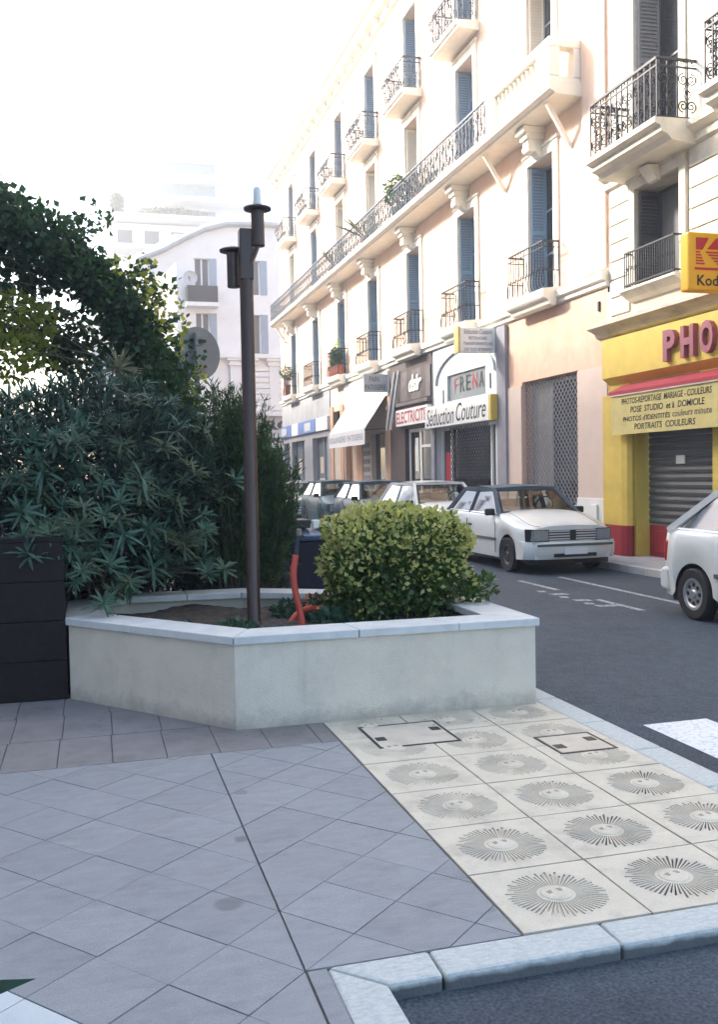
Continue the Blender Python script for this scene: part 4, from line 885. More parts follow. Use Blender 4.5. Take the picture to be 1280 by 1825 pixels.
for i in range(n):
    j = (i+1) % n; a0, a1, c0, c1 = map(Vector, (CO[i], CO[j], CI[i], CI[j])); L_ = (a1-a0).length
    cuts = {0: [0, .28, .42, 1], 1: [0, .39, .72, 1], 2: [0, .55, 1]}.get(i, [0, .5, 1])
    for u, w in zip(cuts[:-1], cuts[1:]):
        e = .0035 / L_
        q = [a0.lerp(a1, u+e), a0.lerp(a1, w-e), c0.lerp(c1, w-e), c0.lerp(c1, u+e)]
        mk('coping_stone', B().prism([tuple(x) for x in q], .532, .585), m_coping, plt, bevel=.006)
# soil as a lumpy sheet
sg = B(); nx, ny = 46, 40
for i in range(nx):
    for j in range(ny):
        x = -.1 + 2.9*i/(nx-1); y = 5.85 + 2.4*j/(ny-1); sg.v.append((x, y, .46 + .03*math.sin(x*7+y*3)*math.cos(y*5) + random.uniform(-.012, .012)))
def inpoly(x, y, P):
    r_ = False
    for i in range(len(P)):
        (x1, y1), (x2, y2) = P[i-1], P[i]
        if (y1 > y) != (y2 > y) and x < (x2-x1)*(y-y1)/(y2-y1) + x1: r_ = not r_
    return r_
PS = inset(PO, .1)
for i in range(nx-1):
    for j in range(ny-1):
        q = (i*ny+j, (i+1)*ny+j, (i+1)*ny+j+1, i*ny+j+1)
        if all(inpoly(sg.v[k][0], sg.v[k][1], PS) for k in q): sg.f.append(q)
mk('soil', sg, m_soil, plt)
# dark granite wall on the left
dw = thing('granite_wall', 'dark brown granite clad wall beside the planter at the left edge', 'wall', (-2.6, 7.2, 0))
mk('core', B().box(-5.2, -.24, 7.06, 7.3, -.01, 1.12).box(-.46, -.24, 7.3, 9.2, -.01, 1.12), m_joint, dw)
for r_ in range(4):
    k = 0; x = -.205
    while x > -5.1:
        w = .56; mk('granite_panel', B().box(max(-5.2, x-w+.003), x-.003, 7.035, 7.058, .004 + r_*.283, .283 + r_*.283), m_granite, dw, bevel=.003); x -= w
    for yy in np.arange(7.065, 9.1, .56): mk('granite_panel', B().box(-.238, -.215, yy+.003, min(9.2, yy+.557), .004 + r_*.283, .283 + r_*.283), m_granite, dw, bevel=.003)
mk('capping', B().box(-5.2, -.205, 7.03, 7.32, 1.137, 1.165).box(-.48, -.205, 7.32, 9.2, 1.137, 1.165), m_granite, dw)
# lamp post
lx, ly = 1.13, 6.93
lm = thing('lamp_post', 'tall bronze twin headed lamp post standing in the planter', 'lamp post', (lx, ly, .44))
mk('post', B().lathe([(.058, .42), (.058, .5), (.050, .52), (.050, 3.06)], (lx, ly, 0), 20), m_lampm, lm, smooth=30)
mk('head_block', B().box(lx-.05, lx+.05, ly-.05, ly+.05, 3.0, 3.37), m_lampm, lm, bevel=.01)
def luminaire(x, y, z, glass=True):
    o = mk('lantern', B().lathe([(.044, z-.27), (.048, z-.265), (.048, z-.012), (.10, z-.008), (.102, z+.004), (.09, z+.012), (.03, z+.03)], (x, y, 0), 20), m_lampm, lm, smooth=30)
    if glass: mk('glass', B().lathe([(.032, z+.03), (.032, z+.05), (.028, z+.052), (.028, z+.14), (.02, z+.155), (.004, z+.16)], (x, y, 0), 14), m_lampglass, o, smooth=30)
luminaire(lx+.085, ly-.05, 3.51); luminaire(lx-.075, ly+.12, 3.24, False)
mk('bracket', B().bar((lx+.03, ly-.03, 3.12), (lx+.085, ly-.05, 3.26), .045, .03).bar((lx, ly+.05, 3.0), (lx-.075, ly+.12, 2.99), .04, .03), m_lampm, lm)
mk('base_boss', B().lathe([(.085, .42), (.085, .47), (.06, .5)], (lx, ly, 0), 16), m_lampm, lm)
# conduits
def conduit(label, pts, r=.024, mat=m_pipe, top=None):
    t = thing('conduit', label, 'pipe', pts[0], 'corrugated conduits in the planter'); b = B(); P = [Vector(p) for p in pts]; D = []
    for i in range(len(P)-1):
        for k in range(10):
            s = k/10; p0 = P[max(0,i-1)]; p1 = P[i]; p2 = P[i+1]; p3 = P[min(len(P)-1,i+2)]
            D.append(.5*((2*p1)+(-p0+p2)*s+(2*p0-5*p1+4*p2-p3)*s*s+(-p0+3*p1-3*p2+p3)*s**3))
    D.append(P[-1]); mk('pipe', b.tube(D, [r if k % 2 else r*.94 for k in range(len(D))], 10), mat, t, smooth=True)
    if top:
        mk('cable', B().tube(top, .017, 8), m_pipeblk, t); e = top[-1]; mk('end_cap', B().lathe([(.015, 0), (.02, .01), (.02, .05), (.012, .055)], (e[0], e[1], e[2]-.005), 8), m_twig, t)
conduit('upright red conduit with a dark cable at its end, in the planter soil', [(1.46, 6.72, .42), (1.44, 6.74, .58), (1.41, 6.75, .72), (1.40, 6.755, .86), (1.42, 6.76, .99)], .025, m_pipe, [(1.42, 6.76, .98), (1.43, 6.765, 1.06), (1.45, 6.77, 1.13)])
conduit('bent red conduit lying low across the planter soil', [(1.36, 6.86, .42), (1.41, 6.9, .49), (1.50, 6.97, .545), (1.62, 7.02, .555), (1.74, 7.06, .53)], .024, M('conduit_red_b', (.52,.075,.04), .5, .12, 12))

# ------------------------------------------------------------------ plants
hd = thing('hedge_shrub', 'rounded variegated shrub with yellow green leaves at the planter front', 'shrub', (2.28, 7.0, .45))
st = B()
for k in range(9):
    a = random.uniform(0, 6.28); st.tube([(2.28+.1*math.cos(a), 6.95+.1*math.sin(a), .44), (2.28+.3*math.cos(a), 6.95+.25*math.sin(a), .8), (2.28+.42*math.cos(a), 6.95+.35*math.sin(a), 1.1)], [.014, .01, .005], 5)
mk('stems', st, m_bark, hd)
def superell(n, c, rad, p=3.2, shell=.8):
    d = RNG.uniform(-1, 1, (n*3, 3)); k = (np.abs(d)**p).sum(1)**(1/p); d = d[k < 1.0]; k = k[k < 1.0]; 
    d = d / k[:, None] * RNG.uniform(shell, 1.0, len(d))[:, None]; d = d[:n]
    lump = 1 + .07*np.sin(d[:,0]*7+1)*np.cos(d[:,1]*6) + .06*np.sin(d[:,2]*9+d[:,0]*5)
    return np.array(c) + d*lump[:,None]*np.array(rad), d/np.linalg.norm(d, axis=1)[:,None]
hc, hr = (2.25, 6.98, .88), (.545, .5, .42)
P, d = superell(10500, hc, hr, 3.8, .4); keep = (RNG.random(len(P)) > np.clip((P[:,2]-.95)/.5, 0, .6)); V, F = leaves_at(P[keep], d[keep], .047, .75, .3); raw('foliage', V, F, l_hedge, hd)
P, d = superell(6000, hc, (hr[0]*1.03, hr[1]*1.03, hr[2]*1.03), 3.8, .88); keep = RNG.random(len(P)) < np.clip((P[:,2]-.62)/.55, .1, .95); V, F = leaves_at(P[keep], d[keep], .046, .75, .5); raw('young_leaves', V, F, l_hedge_y, hd)
V, F = leaf_cloud(160, (2.80, 6.62, .70), (.15, .12, .11), .055, .7, .1); raw('side_sprig', V, F, l_hedge, hd)
gc = thing('ground_cover', 'low leafy plants with small orange flowers around the red conduits', 'plant', (1.75, 7.0, .45))
V = []; F = []; o = 0
for c, r_, n_ in (((1.72, 7.12, .52), (.2, .16, .1), 260), ((1.68, 6.75, .5), (.16, .1, .07), 160), ((1.5, 7.3, .5), (.18, .14, .08), 160), ((1.0, 6.75, .48), (.14, .12, .05), 90), ((.62, 6.55, .5), (.06, .06, .06), 26), ((.9, 6.5, .48), (.25, .12, .03), 60), ((1.95, 7.4, .6), (.12, .1, .1), 90)):
    v, f = leaf_cloud(n_, c, r_, .055, .75, .1, .3); V.append(v); F.append(f+o); o += len(v)
raw('foliage', np.concatenate(V), np.concatenate(F), l_low, gc); v, f = leaf_cloud(14, (1.66, 7.0, .60), (.14, .16, .06), .04, .9, .1); raw('flowers', v, f, l_flower, gc)
# oleander: rosettes of long leaves
def rosette(seed):
    rr = random.Random(seed); b = B(); n = rr.randint(15, 21)
    for k in range(n):
        a = 2*math.pi*(k*.382) + rr.uniform(-.2, .2); el = rr.uniform(-.25, 1.25); L_ = rr.uniform(.12, .185); w = rr.uniform(.0085, .012); dr = rr.uniform(.1, .35)
        o = Vector((0, 0, rr.uniform(-.07, .03))); h = Vector((math.cos(a), math.sin(a), 0)); s = Vector((-math.sin(a), math.cos(a), 0)); P_ = []
        for t, ww in ((0, .35), (.3, .95), (.62, 1.), (.85, .6), (1, .02)):
            c = o + h*(L_*t*math.cos(el)) + Vector((0, 0, L_*t*math.sin(el) - dr*L_*t*t)); P_ += [c - s*w*ww + Vector((0,0,.003*ww)), c, c + s*w*ww + Vector((0,0,.003*ww))]
        b.add(P_, [f for i in range(4) for f in ((i*3, i*3+1, i*3+4, i*3+3), (i*3+1, i*3+2, i*3+5, i*3+4))])
    me = b.mesh('leaf_rosette'); me.materials.append((l_ole, l_ole_b, l_ole, l_ole_c)[seed % 4]); me.shade_smooth(); return me
ros = [rosette(s) for s in range(9)]
ol = thing('oleander_bush', 'large dark oleander bush with starry leaf clusters over the granite wall', 'bush', (.1, 8.35, .45))
oc, orad = np.array((.02, 8.45, 1.55)), np.array((1.16, 1.05, .92)); stm = B(); cnt = 0; tips = []
rr = random.Random(21)
while cnt < 240:
    d = Vector((rr.gauss(0, 1), rr.gauss(-.35, 1), rr.gauss(.1, .9))).normalized()
    if d.y > .55 and rr.random() < .7: continue
    k = rr.uniform(.80, 1.06); lump = 1 + .08*math.sin(d.x*9+d.z*7); p = oc + np.array(d)*orad*k*lump
    if (p[2] < .62 and p[1] < 7.1) or (p[2] < 1.2 and p[0] < -.3): continue
    tips.append((p, d)); cnt += 1
for k in range(36):
    p = np.array((rr.uniform(-.52, .3), rr.uniform(6.93, 7.4), rr.uniform(.68, 1.4))); p[2] = max(p[2], 1.0 + rr.uniform(0, .2)) if p[0] < -.22 else p[2]; tips.append((p, Vector((rr.uniform(-.3,.3), -.9, rr.uniform(-.4,.5))).normalized()))
for k in range(24):
    p = np.array((rr.uniform(.15, 1.0), rr.uniform(7.45, 8.2), rr.uniform(.72, 1.2))); tips.append((p, Vector((rr.uniform(-.3,.3), -.9, rr.uniform(-.4,.5))).normalized()))
for p, d in tips:
    ax = (d*.75 + Vector((rr.uniform(-.3,.3), rr.uniform(-.3,.3), .75))).normalized(); q = ax.to_track_quat('Z', 'Y').to_euler(); s = rr.uniform(.62, 1.18)
    o = inst('leaf_rosette', rr.choice(ros), ol, p, q, (s, s, s))
for p, d in tips[:50] + tips[-60:]:
    a = Vector((oc[0]+rr.uniform(-.3,.3), oc[1]+rr.uniform(-.2,.4), .4)); m_ = a.lerp(Vector(p), .6) + Vector((0,0,.15)); stm.tube([a, m_, Vector(p)], [.016, .01, .005], 5)
mk('stems', stm, m_bark, ol)
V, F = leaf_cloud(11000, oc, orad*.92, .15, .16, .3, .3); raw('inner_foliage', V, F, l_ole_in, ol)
# feathery shrub behind the lamp post
fs = thing('feathery_shrub', 'fine leaved upright shrub behind the bronze lamp post', 'shrub', (1.35, 8.55, .45)); stm = B(); VV = []; FF = []; o = 0
for k in range(190):
    x, y = 1.40 + rr.gauss(0, .26), 8.60 + rr.gauss(0, .28); x = min(max(x, .85), 1.68); y = max(y, 8.3)
    h = 1.75 - 1.0*max(0, x-1.3)/.6 + rr.uniform(-.35, .15); lean = Vector((rr.uniform(-.12, .2), rr.uniform(-.2, .1), 0))
    a = Vector((1.35 + (x-1.35)*.5, 8.55 + (y-8.55)*.5, .45)); t_ = Vector((x, y, .45 + max(h, .5))) + lean*.6
    stm.tube([a, a.lerp(t_, .5), t_], [.008, .005, .002], 4, False)
    n_ = 190; u = RNG.uniform(.12, 1.02, n_)[:, None]; P = np.array(a)*(1-u) + np.array(t_)*u + RNG.normal(size=(n_,3))*.02
    dd = RNG.normal(size=(n_,3)); dd[:,2] = np.abs(dd[:,2])+.9; v, f = leaves_at(P, dd/np.linalg.norm(dd,axis=1)[:,None], .085, .14, .7); VV.append(v); FF.append(f+o); o += len(v)
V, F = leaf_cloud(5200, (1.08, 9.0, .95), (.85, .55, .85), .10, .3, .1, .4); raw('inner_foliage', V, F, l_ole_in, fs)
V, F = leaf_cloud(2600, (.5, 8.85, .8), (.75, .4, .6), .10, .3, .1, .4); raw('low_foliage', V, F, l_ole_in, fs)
mk('stems', stm, m_bark, fs); raw('foliage', np.concatenate(VV), np.concatenate(FF), l_feather, fs)
# climber over an arch
vt = thing('climber_arch', 'tall arching mass of dark climbing leaves above the oleander', 'tree', (1.0, 10.2, 0))
path = [(-3.2, 4.8), (-1.7, 4.5), (-.75, 4.14), (-.25, 3.88), (.15, 3.55), (.42, 3.15), (.58, 2.75), (.74, 2.3), (.9, 1.7), (1.0, .9)]; thick = [.42, .42, .36, .32, .32, .32, .36, .38, .42, .36]
VV = []; FF = []; o = 0
def addl(P, d, size, asp, up=0.):
    global o
    v, f = leaves_at(P, d, size, asp, up); VV.append(v); FF.append(f+o); o += len(v)
for i in range(len(path)-1):
    L_ = math.hypot(path[i+1][0]-path[i][0], path[i+1][1]-path[i][1]); n_ = int(L_*2300); u = RNG.random(n_)[:,None]
    c = np.array(path[i])*(1-u) + np.array(path[i+1])*u; th = thick[i]*(1-u[:,0]) + thick[i+1]*u[:,0]
    d = RNG.normal(size=(n_,3)); d /= np.linalg.norm(d,axis=1)[:,None]; k = RNG.uniform(.15, 1., n_)**.5 * (1 + .3*np.sin(c[:,0]*11)*np.cos(c[:,1]*8))
    P = np.stack([c[:,0] + d[:,0]*k*th, 10.2 + d[:,1]*k*.55, c[:,1] + d[:,2]*k*th], 1); addl(P, d, .085, .75, -.1)
for k in range(26):                        # trailing sprays off the edge
    i = rr.randint(2, 7); u = rr.random(); c = Vector((path[i][0]*(1-u)+path[i+1][0]*u, 10.2 + rr.uniform(-.5,.4), path[i][1]*(1-u)+path[i+1][1]*u)); dr = Vector((rr.uniform(.2,.5), 0, rr.uniform(.05,.45)))
    n_ = 26; u = RNG.uniform(.4, 1.25, n_)[:,None]; P = np.array(c) + np.array(dr)*u + RNG.normal(size=(n_,3))*.04; addl(P, RNG.normal(size=(n_,3)), .075, .75)
raw('crown', np.concatenate(VV), np.concatenate(FF), l_vine, vt)
VV = []; FF = []; o = 0
for c, r_, n_ in (((-.7, 10.5, 3.68), (.55, .4, .2), 620), ((-.5, 10.9, 3.2), (.55, .4, .3), 700), ((-.1, 10.6, 2.9), (.42, .3, .25), 480), ((-1.6, 10.5, 3.3), (.8, .5, .8), 2200)):
    v, f = leaf_cloud(n_, c, r_, .085, .75, .1, -.1); VV.append(v); FF.append(f+o); o += len(v)
raw('lower_foliage', np.concatenate(VV), np.concatenate(FF), l_vine, vt)
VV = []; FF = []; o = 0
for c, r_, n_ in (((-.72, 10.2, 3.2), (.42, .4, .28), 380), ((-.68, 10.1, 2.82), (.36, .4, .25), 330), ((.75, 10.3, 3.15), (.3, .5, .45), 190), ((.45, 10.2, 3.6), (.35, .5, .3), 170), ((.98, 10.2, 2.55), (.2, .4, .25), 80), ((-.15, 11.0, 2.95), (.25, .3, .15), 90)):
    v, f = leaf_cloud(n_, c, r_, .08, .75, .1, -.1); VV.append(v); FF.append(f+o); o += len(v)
raw('sun_tinted_leaves', np.concatenate(VV), np.concatenate(FF), l_vine_y, vt)  # the sunlight on these is put into the leaf colour
tk = B(); tk.tube([(1.0, 10.2, -.02), (1.02, 10.2, .9), (.9, 10.2, 1.9), (.62, 10.2, 2.8), (.2, 10.2, 3.6), (-.6, 10.2, 4.25), (-1.9, 10.2, 4.75), (-3.2, 10.2, 4.95)], [.12, .1, .09, .075, .06, .05, .04, .03], 10)
mk('trunk', tk, m_bark, vt, smooth=True)
tw_ = B()
for k in range(60):
    z0 = rr.uniform(2.9, 4.2); x0 = rr.uniform(-1.6, -.5); L_ = rr.uniform(.7, 1.5); yy = rr.uniform(10.0, 10.8)
    tw_.tube([(x0, yy, z0), (x0+L_*.5, yy, z0-.10*L_), (x0+L_*.95, yy, z0-.42*L_)], .004, 4, False)
mk('twigs', tw_, m_twig, vt)
spk = thing('yucca', 'small spiky yucca head rising above the oleander', 'plant', (.25, 9.4, 0)); V = B()
for k in range(60):
    a = rr.uniform(0, 6.28); e = rr.uniform(-.5, 1.4); L_ = rr.uniform(.18, .3); dd = Vector((math.cos(a)*math.cos(e), math.sin(a)*math.cos(e), math.sin(e))); s = dd.cross(Vector((0,0,1))).normalized()*.011; q = Vector((.28, 9.4, 2.62)); V.add([q-s*.6, q+s*.6, q+dd*L_*.5+s, q+dd*L_+Vector((0,0,-.03)), q+dd*L_*.5-s], [(0,1,2,3,4)])
mk('fronds', V, l_palm, spk); mk('stem', B().tube([(.25, 9.4, 0), (.26, 9.4, 1.4), (.28, 9.4, 2.6)], [.05, .04, .035], 8), m_bark, spk)
# leaf poking into the frame at lower left
lf = thing('leafy_plant', 'dark pointed leaf tip poking in at the lower left edge', 'plant', (-.52, 2.2, .0))
mk('blade', B().add([(-.62, 2.2, .3), (-.28, 2.02, .57), (-.135, 1.955, .585), (-.28, 1.99, .525)], [(0,3,1),(3,2,1)]), l_ole_in, lf); mk('stem', B().tube([(-.66, 2.25, 0), (-.64, 2.22, .18), (-.6, 2.19, .32)], .006, 5), m_bark, lf)
for dx, dy, zz in ((-1.0, 1.9, .5), (-.95, 2.5, .55), (-.7, 2.6, .42), (-1.05, 2.2, .35), (-.75, 1.85, .4)):
    q = Vector((-.63, 2.21, .25)); e_ = Vector((dx, dy, zz)); m_ = q.lerp(e_, .55) + Vector((0, 0, .05)); sd = (e_-q).cross(Vector((0, 0, 1))).normalized()*.03
    mk('blade', B().add([q, m_+sd, e_, m_-sd], [(0,1,2),(0,2,3)]), l_ole_in, lf)

n_ = 60; P = np.stack([np.concatenate([RNG.uniform(-.1, 1.3, 22), RNG.uniform(1.3, 2.8, 16), RNG.uniform(3.1, 3.3, 22)]), np.concatenate([RNG.uniform(5.4, 5.75, 38), RNG.uniform(4, 9, 22)]), np.concatenate([np.full(38, .006), np.full(22, -.09)])], 1)
P[:22, 1] += np.clip((.8-P[:22, 0])*1.1, 0, 9)*.8
v, f = leaves_at(P, np.zeros((n_, 3)) + .01, .035, .45); v = v.reshape(n_, 4, 3); v[:, :, 2] = P[:, None, 2] + (v[:, :, 2]-P[:, None, 2])*.12; v = v.reshape(-1, 3)
lt = raw('leaf_litter', v, f, m_twig, None, 'stuff', (1.5, 5.7, 0)); tag(lt, 'small dry fallen leaves along the planter foot and the gutter', 'leaves')
# ------------------------------------------------------------------ bin, traffic sign
bn = thing('refuse_bin', 'dark blue wheeled refuse bin behind the planter', 'bin', (2.35, 9.7, 0))
mk('body', B().add([(1.98,9.4,.12),(2.9,9.4,.12),(2.9,10.0,.12),(1.98,10.0,.12),(1.9,9.3,.9),(2.98,9.3,.9),(2.98,10.1,.9),(1.9,10.1,.9)], [(3,2,1,0),(4,5,6,7),(0,1,5,4),(1,2,6,5),(2,3,7,6),(3,0,4,7)]), m_bin, bn, bevel=.02)
mk('lid', B().prof_x([(9.24, .905), (9.24, .96), (9.5, 1.0), (10.12, 1.03), (10.12, .905)], 1.86, 3.02), m_binlid, bn, bevel=.012)
for x, y in ((2.05, 9.47), (2.83, 9.47), (2.05, 9.93), (2.83, 9.93)): mk('wheel', B().lathe([(.03, -.02), (.07, -.02), (.07, .02), (.03, .02)], (x, y, .07), 12, 'x'), m_rubber, bn)
mk('crate', B().box(1.86, 2.16, 9.5, 9.8, 1.022, 1.11), m_black, None, 'black tray lying on the blue bin lid', 'tray', bevel=.01)
mk('carton', B().box(2.2, 2.27, 9.55, 9.65, 1.018, 1.10).box(2.27, 2.45, 9.55, 9.7, 1.018, 1.05), m_sign, None, 'white cartons lying on the blue bin lid', 'carton', bevel=.004)
ts = thing('traffic_sign', 'round grey back of a traffic sign among the dark climbing leaves', 'traffic sign', (1.26, 11.02, 0))
import itertools
dsc = B(); dsc.lathe([(.28, 0), (.30, .0), (.30, .02), (.29, .025)], (0, 0, 0), 36, 'y'); ca, sa = math.cos(R(30)), math.sin(R(30))
dsc.v = [(1.22 + x*ca - y*sa, 10.95 + x*sa + y*ca, 2.98 + z) for x, y, z in dsc.v]; dd_ = mk('disc', dsc, m_signback, ts)
mk('clamp', B().bar((1.12, 10.87, 3.12), (1.3, 10.96, 3.12), .03).bar((1.12, 10.87, 2.83), (1.3, 10.96, 2.83), .03), m_iron, ts); mk('pole', B().tube([(1.18, 10.86, 0), (1.18, 10.86, 3.2)], .03, 10), m_signback, ts)

# ------------------------------------------------------------------ cars
def smoothstep(t): t = max(0, min(1, t)); return t*t*(3-2*t)
def interp(pts, y):
    if y <= pts[0][0]: return pts[0][1]
    for (a, za), (b_, zb) in zip(pts[:-1], pts[1:]):
        if y <= b_: return za + (zb-za)*(y-a)/(b_-a)
    return pts[-1][1]
def car(label, X0, Yf, L_, Wd, H, pm, hood=.95, wb=(.72, .80), roof_pts=None, soft=False, rims=m_rimdark, hatch=True, name='parked_car', grp='cars parked along the shop fronts', tail=False, wr=.285, light_tilt=0., gz=-.10):
    """nose at y=Yf pointing to -y; X0 = street-side flank; coordinates along s from the nose"""
    xc = X0 + Wd/2; t = thing(name, label, 'car', (xc, Yf + L_/2, gz), grp); hw = Wd/2
    ax_f, ax_r = wb[0], L_ - wb[1]; belt = .90*H/1.38; sill = .22; bel = lambda s: belt + .03*smoothstep(s/L_) - .20*(1-smoothstep(s/(hood*1.15)))**1.3
    s_ws0, s_ws1, s_rt, s_rb = roof_pts or (hood, hood+.62, L_-.62, L_-.12)
    ss = sorted(set([0, .03, .1, .2, .32, L_-.2, L_-.1, L_-.03, L_] + [ax_f + (wr+.055)*math.cos(a) for a in np.linspace(0, math.pi, 15)] + [ax_r + (wr+.055)*math.cos(a) for a in np.linspace(0, math.pi, 15)] + list(np.linspace(.4, L_-.3, 16))))
    rows = []
    for s in ss:
        zl = sill
        for a_ in (ax_f, ax_r):
            q = (wr+.055)**2 - (s-a_)**2
            if q > 0: zl = max(zl, wr + math.sqrt(q))
        if s < ax_f - .3: zl = max(zl, sill + .03)
        zb = bel(s); pl = 1 - .16*(1-smoothstep(s/.45))**2 - .11*(1-smoothstep((L_-s)/.4))**2
        nose = 1 if s > .03 else .985
        zl = min(zl, zb-.1); row = []
        for f, wf in ((0, .965), (.3, .99), (.55, 1.0), (.8, .985), (.96, .955)):
            row.append((hw*wf*pl*nose, zl + (zb-zl)*f))
        zt = zb + .03; row += [(hw*.90*pl, zt), (hw*.6*pl, zt + .035), (0, zt + .05)]
        rows.append(row)
    b = B(); m_ = len(rows[0]); 
    for s, row in zip(ss, rows):
        for x, z in row: b.v.append((xc - x, Yf + s, gz + z))
        for x, z in row[-2::-1]: b.v.append((xc + x, Yf + s, gz + z))
    k = 2*m_ - 1
    for i in range(len(ss)-1):
        for j in range(k-1): b.f.append((i*k+j, i*k+j+1, (i+1)*k+j+1, (i+1)*k+j))
    b.f.append(tuple(range(k))[::-1]); b.f.append(tuple(range((len(ss)-1)*k, len(ss)*k)))
    body = mk('body', b, pm, t, smooth=40)
    mk('underbody', B().box(xc-hw*.86, xc+hw*.86, Yf+.12, Yf+L_-.12, gz+.16, gz+.55), m_black, t)
    # greenhouse
    wB, wT = hw*.90, hw*.70; zB = gz + belt - .01; zT = gz + H
    A = lambda s, w, z: ((xc - w, Yf + s, z), (xc + w, Yf + s, z))
    f0, f1, r1, r0 = A(s_ws0, wB, zB-.0), A(s_ws1, wT, zT-.05), A(s_rt, wT, zT-.05), A(s_rb, wB, zB+.03)
    roofm = m_softtop if soft else pm
    sm = (s_ws1 + s_rt)/2; crn = .035
    g = B()
    for q in (0, 1):
        g.bar(f0[q], f1[q], .06); g.bar(f1[q], r1[q], .06); g.bar(f0[q], r0[q], .05)
        sg = -1 if q == 0 else 1; sBm = s_ws0 + (s_rb-s_ws0)*.54; sTm = s_ws1 + (s_rt-s_ws1)*.5
        g.bar((xc+sg*wB, Yf+sBm+.01, zB+.015), (xc+sg*wT, Yf+sTm+.01, zT-.05), .03, .075)
        cb, ct = (xc+sg*wB, Yf+s_rb-.16, zB+.025), (xc+sg*wT, Yf+s_rt-.06, zT-.05); g.quad(cb, r0[q], r1[q], ct)
        g.bar(r0[q], r1[q], .07)
    g.bar(f1[0], f1[1], .06); g.bar(r1[0], r1[1], .07); g.bar(r0[0], r0[1], .06)
    mk('cabin', g, roofm if soft else pm, t)
    zi = zB + .095
    mk('dashboard', B().box(xc-wB*.9, xc+wB*.9, Yf+s_ws0+.02, Yf+s_ws0+.5, zB-.1, zi-.02).box(xc-wB*.92, xc+wB*.92, Yf+s_ws0+.5, Yf+s_rb-.06, zB-.1, zi-.04), m_seat, t)
    for q in (-1, 1):
        sx = xc + q*.34; ys_ = Yf + s_ws0 + (s_rb-s_ws0)*.5
        st_ = mk('seat', B().add([(sx-.22, ys_, zi-.05), (sx+.22, ys_, zi-.05), (sx+.22, ys_+.14, zi-.05), (sx-.22, ys_+.14, zi-.05), (sx-.17, ys_+.08, zi+.17), (sx+.17, ys_+.08, zi+.17), (sx+.17, ys_+.18, zi+.17), (sx-.17, ys_+.18, zi+.17)], [(3,2,1,0),(4,5,6,7),(0,1,5,4),(1,2,6,5),(2,3,7,6),(3,0,4,7)]), m_seat, t, bevel=.03)
        mk('headrest', B().box(sx-.12, sx+.12, ys_+.10, ys_+.17, zi+.19, zi+.32), m_seat, st_, bevel=.03)
    mk('rear_seat', B().box(xc-wB*.8, xc+wB*.8, Yf+s_rb-.42, Yf+s_rb-.28, zi-.05, zi+.13), m_seat, t, bevel=.04)
    wc = Vector((xc+.34, Yf+s_ws0+.52, zi+.04)); mk('steering_wheel', B().tube([wc + Vector((.17*math.cos(a), -.05*math.sin(a), .17*math.sin(a))) for a in np.linspace(0, 2*math.pi, 19)], .014, 5), m_black, t)
    rf = B(); NS, NW = 8, 8
    for i in range(NS+1):
        u = i/NS; s = s_ws1-.03 + (s_rt-s_ws1+.06)*u; cz = zT - .045 + .04*math.sin(math.pi*min(1,max(0,u*.9+.08)))
        for j in range(NW+1):
            w = -1 + 2*j/NW; rf.v.append((xc + w*(wT+.012), Yf + s, cz + .03*(1-w*w) - .0))
    for i in range(NS):
        for j in range(NW): q = i*(NW+1)+j; rf.f.append((q, q+1, q+NW+2, q+NW+1))
    mk('roof', rf, roofm, t, smooth=True)
    def panel(name, P4, ins, mat, par, out=.006, seal=True):
        P4 = [Vector(p) for p in P4]; c = sum(P4, Vector())/len(P4); nn = (P4[1]-P4[0]).cross(P4[2]-P4[0]).normalized()
        if nn.dot(c - Vector((xc, Yf + L_*.55, gz + .6))) < 0: nn = -nn
        def shr(d): 
            o_ = []
            for i in range(len(P4)):
                p0, p1, p2 = P4[i-1], P4[i], P4[(i+1) % len(P4)]; o_.append(p1 + (p0-p1).normalized()*d + (p2-p1).normalized()*d)
            return o_
        if seal:
            oa, ob = [tuple(p + nn*out*1.3) for p in shr(ins*.62)], [tuple(p + nn*out*1.3) for p in shr(ins*1.15)]; k_ = len(oa)
            mk('seal', B().add(oa + ob, [(q, (q+1) % k_, k_+(q+1) % k_, k_+q) for q in range(k_)]), m_rubber, par)
        return mk(name, B().quad(*[tuple(p + nn*out) for p in shr(ins)]), mat, par)
    panel('windscreen', [f0[0], f0[1], f1[1], f1[0]], .065, m_glass_car, t); panel('rear_window', [r0[0], r0[1], r1[1], r1[0]], .1, m_glass_car, t)
    for sd in (0, 1):
        lp_ = lambda a, b_, u: tuple(Vector(a).lerp(Vector(b_), u)); sgn = -1 if sd == 0 else 1
        bt = lambda s: (xc + sgn*wB, Yf + s, zB + .03*(s-s_ws0)/(s_rb-s_ws0)); tp = lambda s: (xc + sgn*wT, Yf + s, zT-.05)
        sB = s_ws0 + (s_rb-s_ws0)*.54; sT = s_ws1 + (s_rt-s_ws1)*.5
        panel('side_window', [bt(s_ws0+.06), bt(sB-.0), tp(sT), tp(s_ws1)], .05, m_glass_car, t)
        panel('side_window', [bt(sB+.02), bt(s_rb-.1), tp(s_rt-.02), tp(sT+.02)], .05, m_glass_car, t)
        xo = xc + sgn*hw
        # door seams, handle, rub strip, mirror, wheels
        mk('rub_strip', B().box(xo-.012, xo+.008 if sgn > 0 else xo+.012, Yf+ax_f+.4, Yf+ax_r-.4, gz+.50, gz+.545) if sgn > 0 else B().box(xo-.008, xo+.012, Yf+ax_f+.4, Yf+ax_r-.4, gz+.50, gz+.545), m_trim, t)
        mk('door_seam', B().box(xo-.004, xo+.004, Yf+sB-.006, Yf+sB+.006, gz+.3, gz+belt-.08).box(xo-.004, xo+.004, Yf+ax_f+.42, Yf+ax_f+.432, gz+.3, gz+belt-.1), m_black, t)
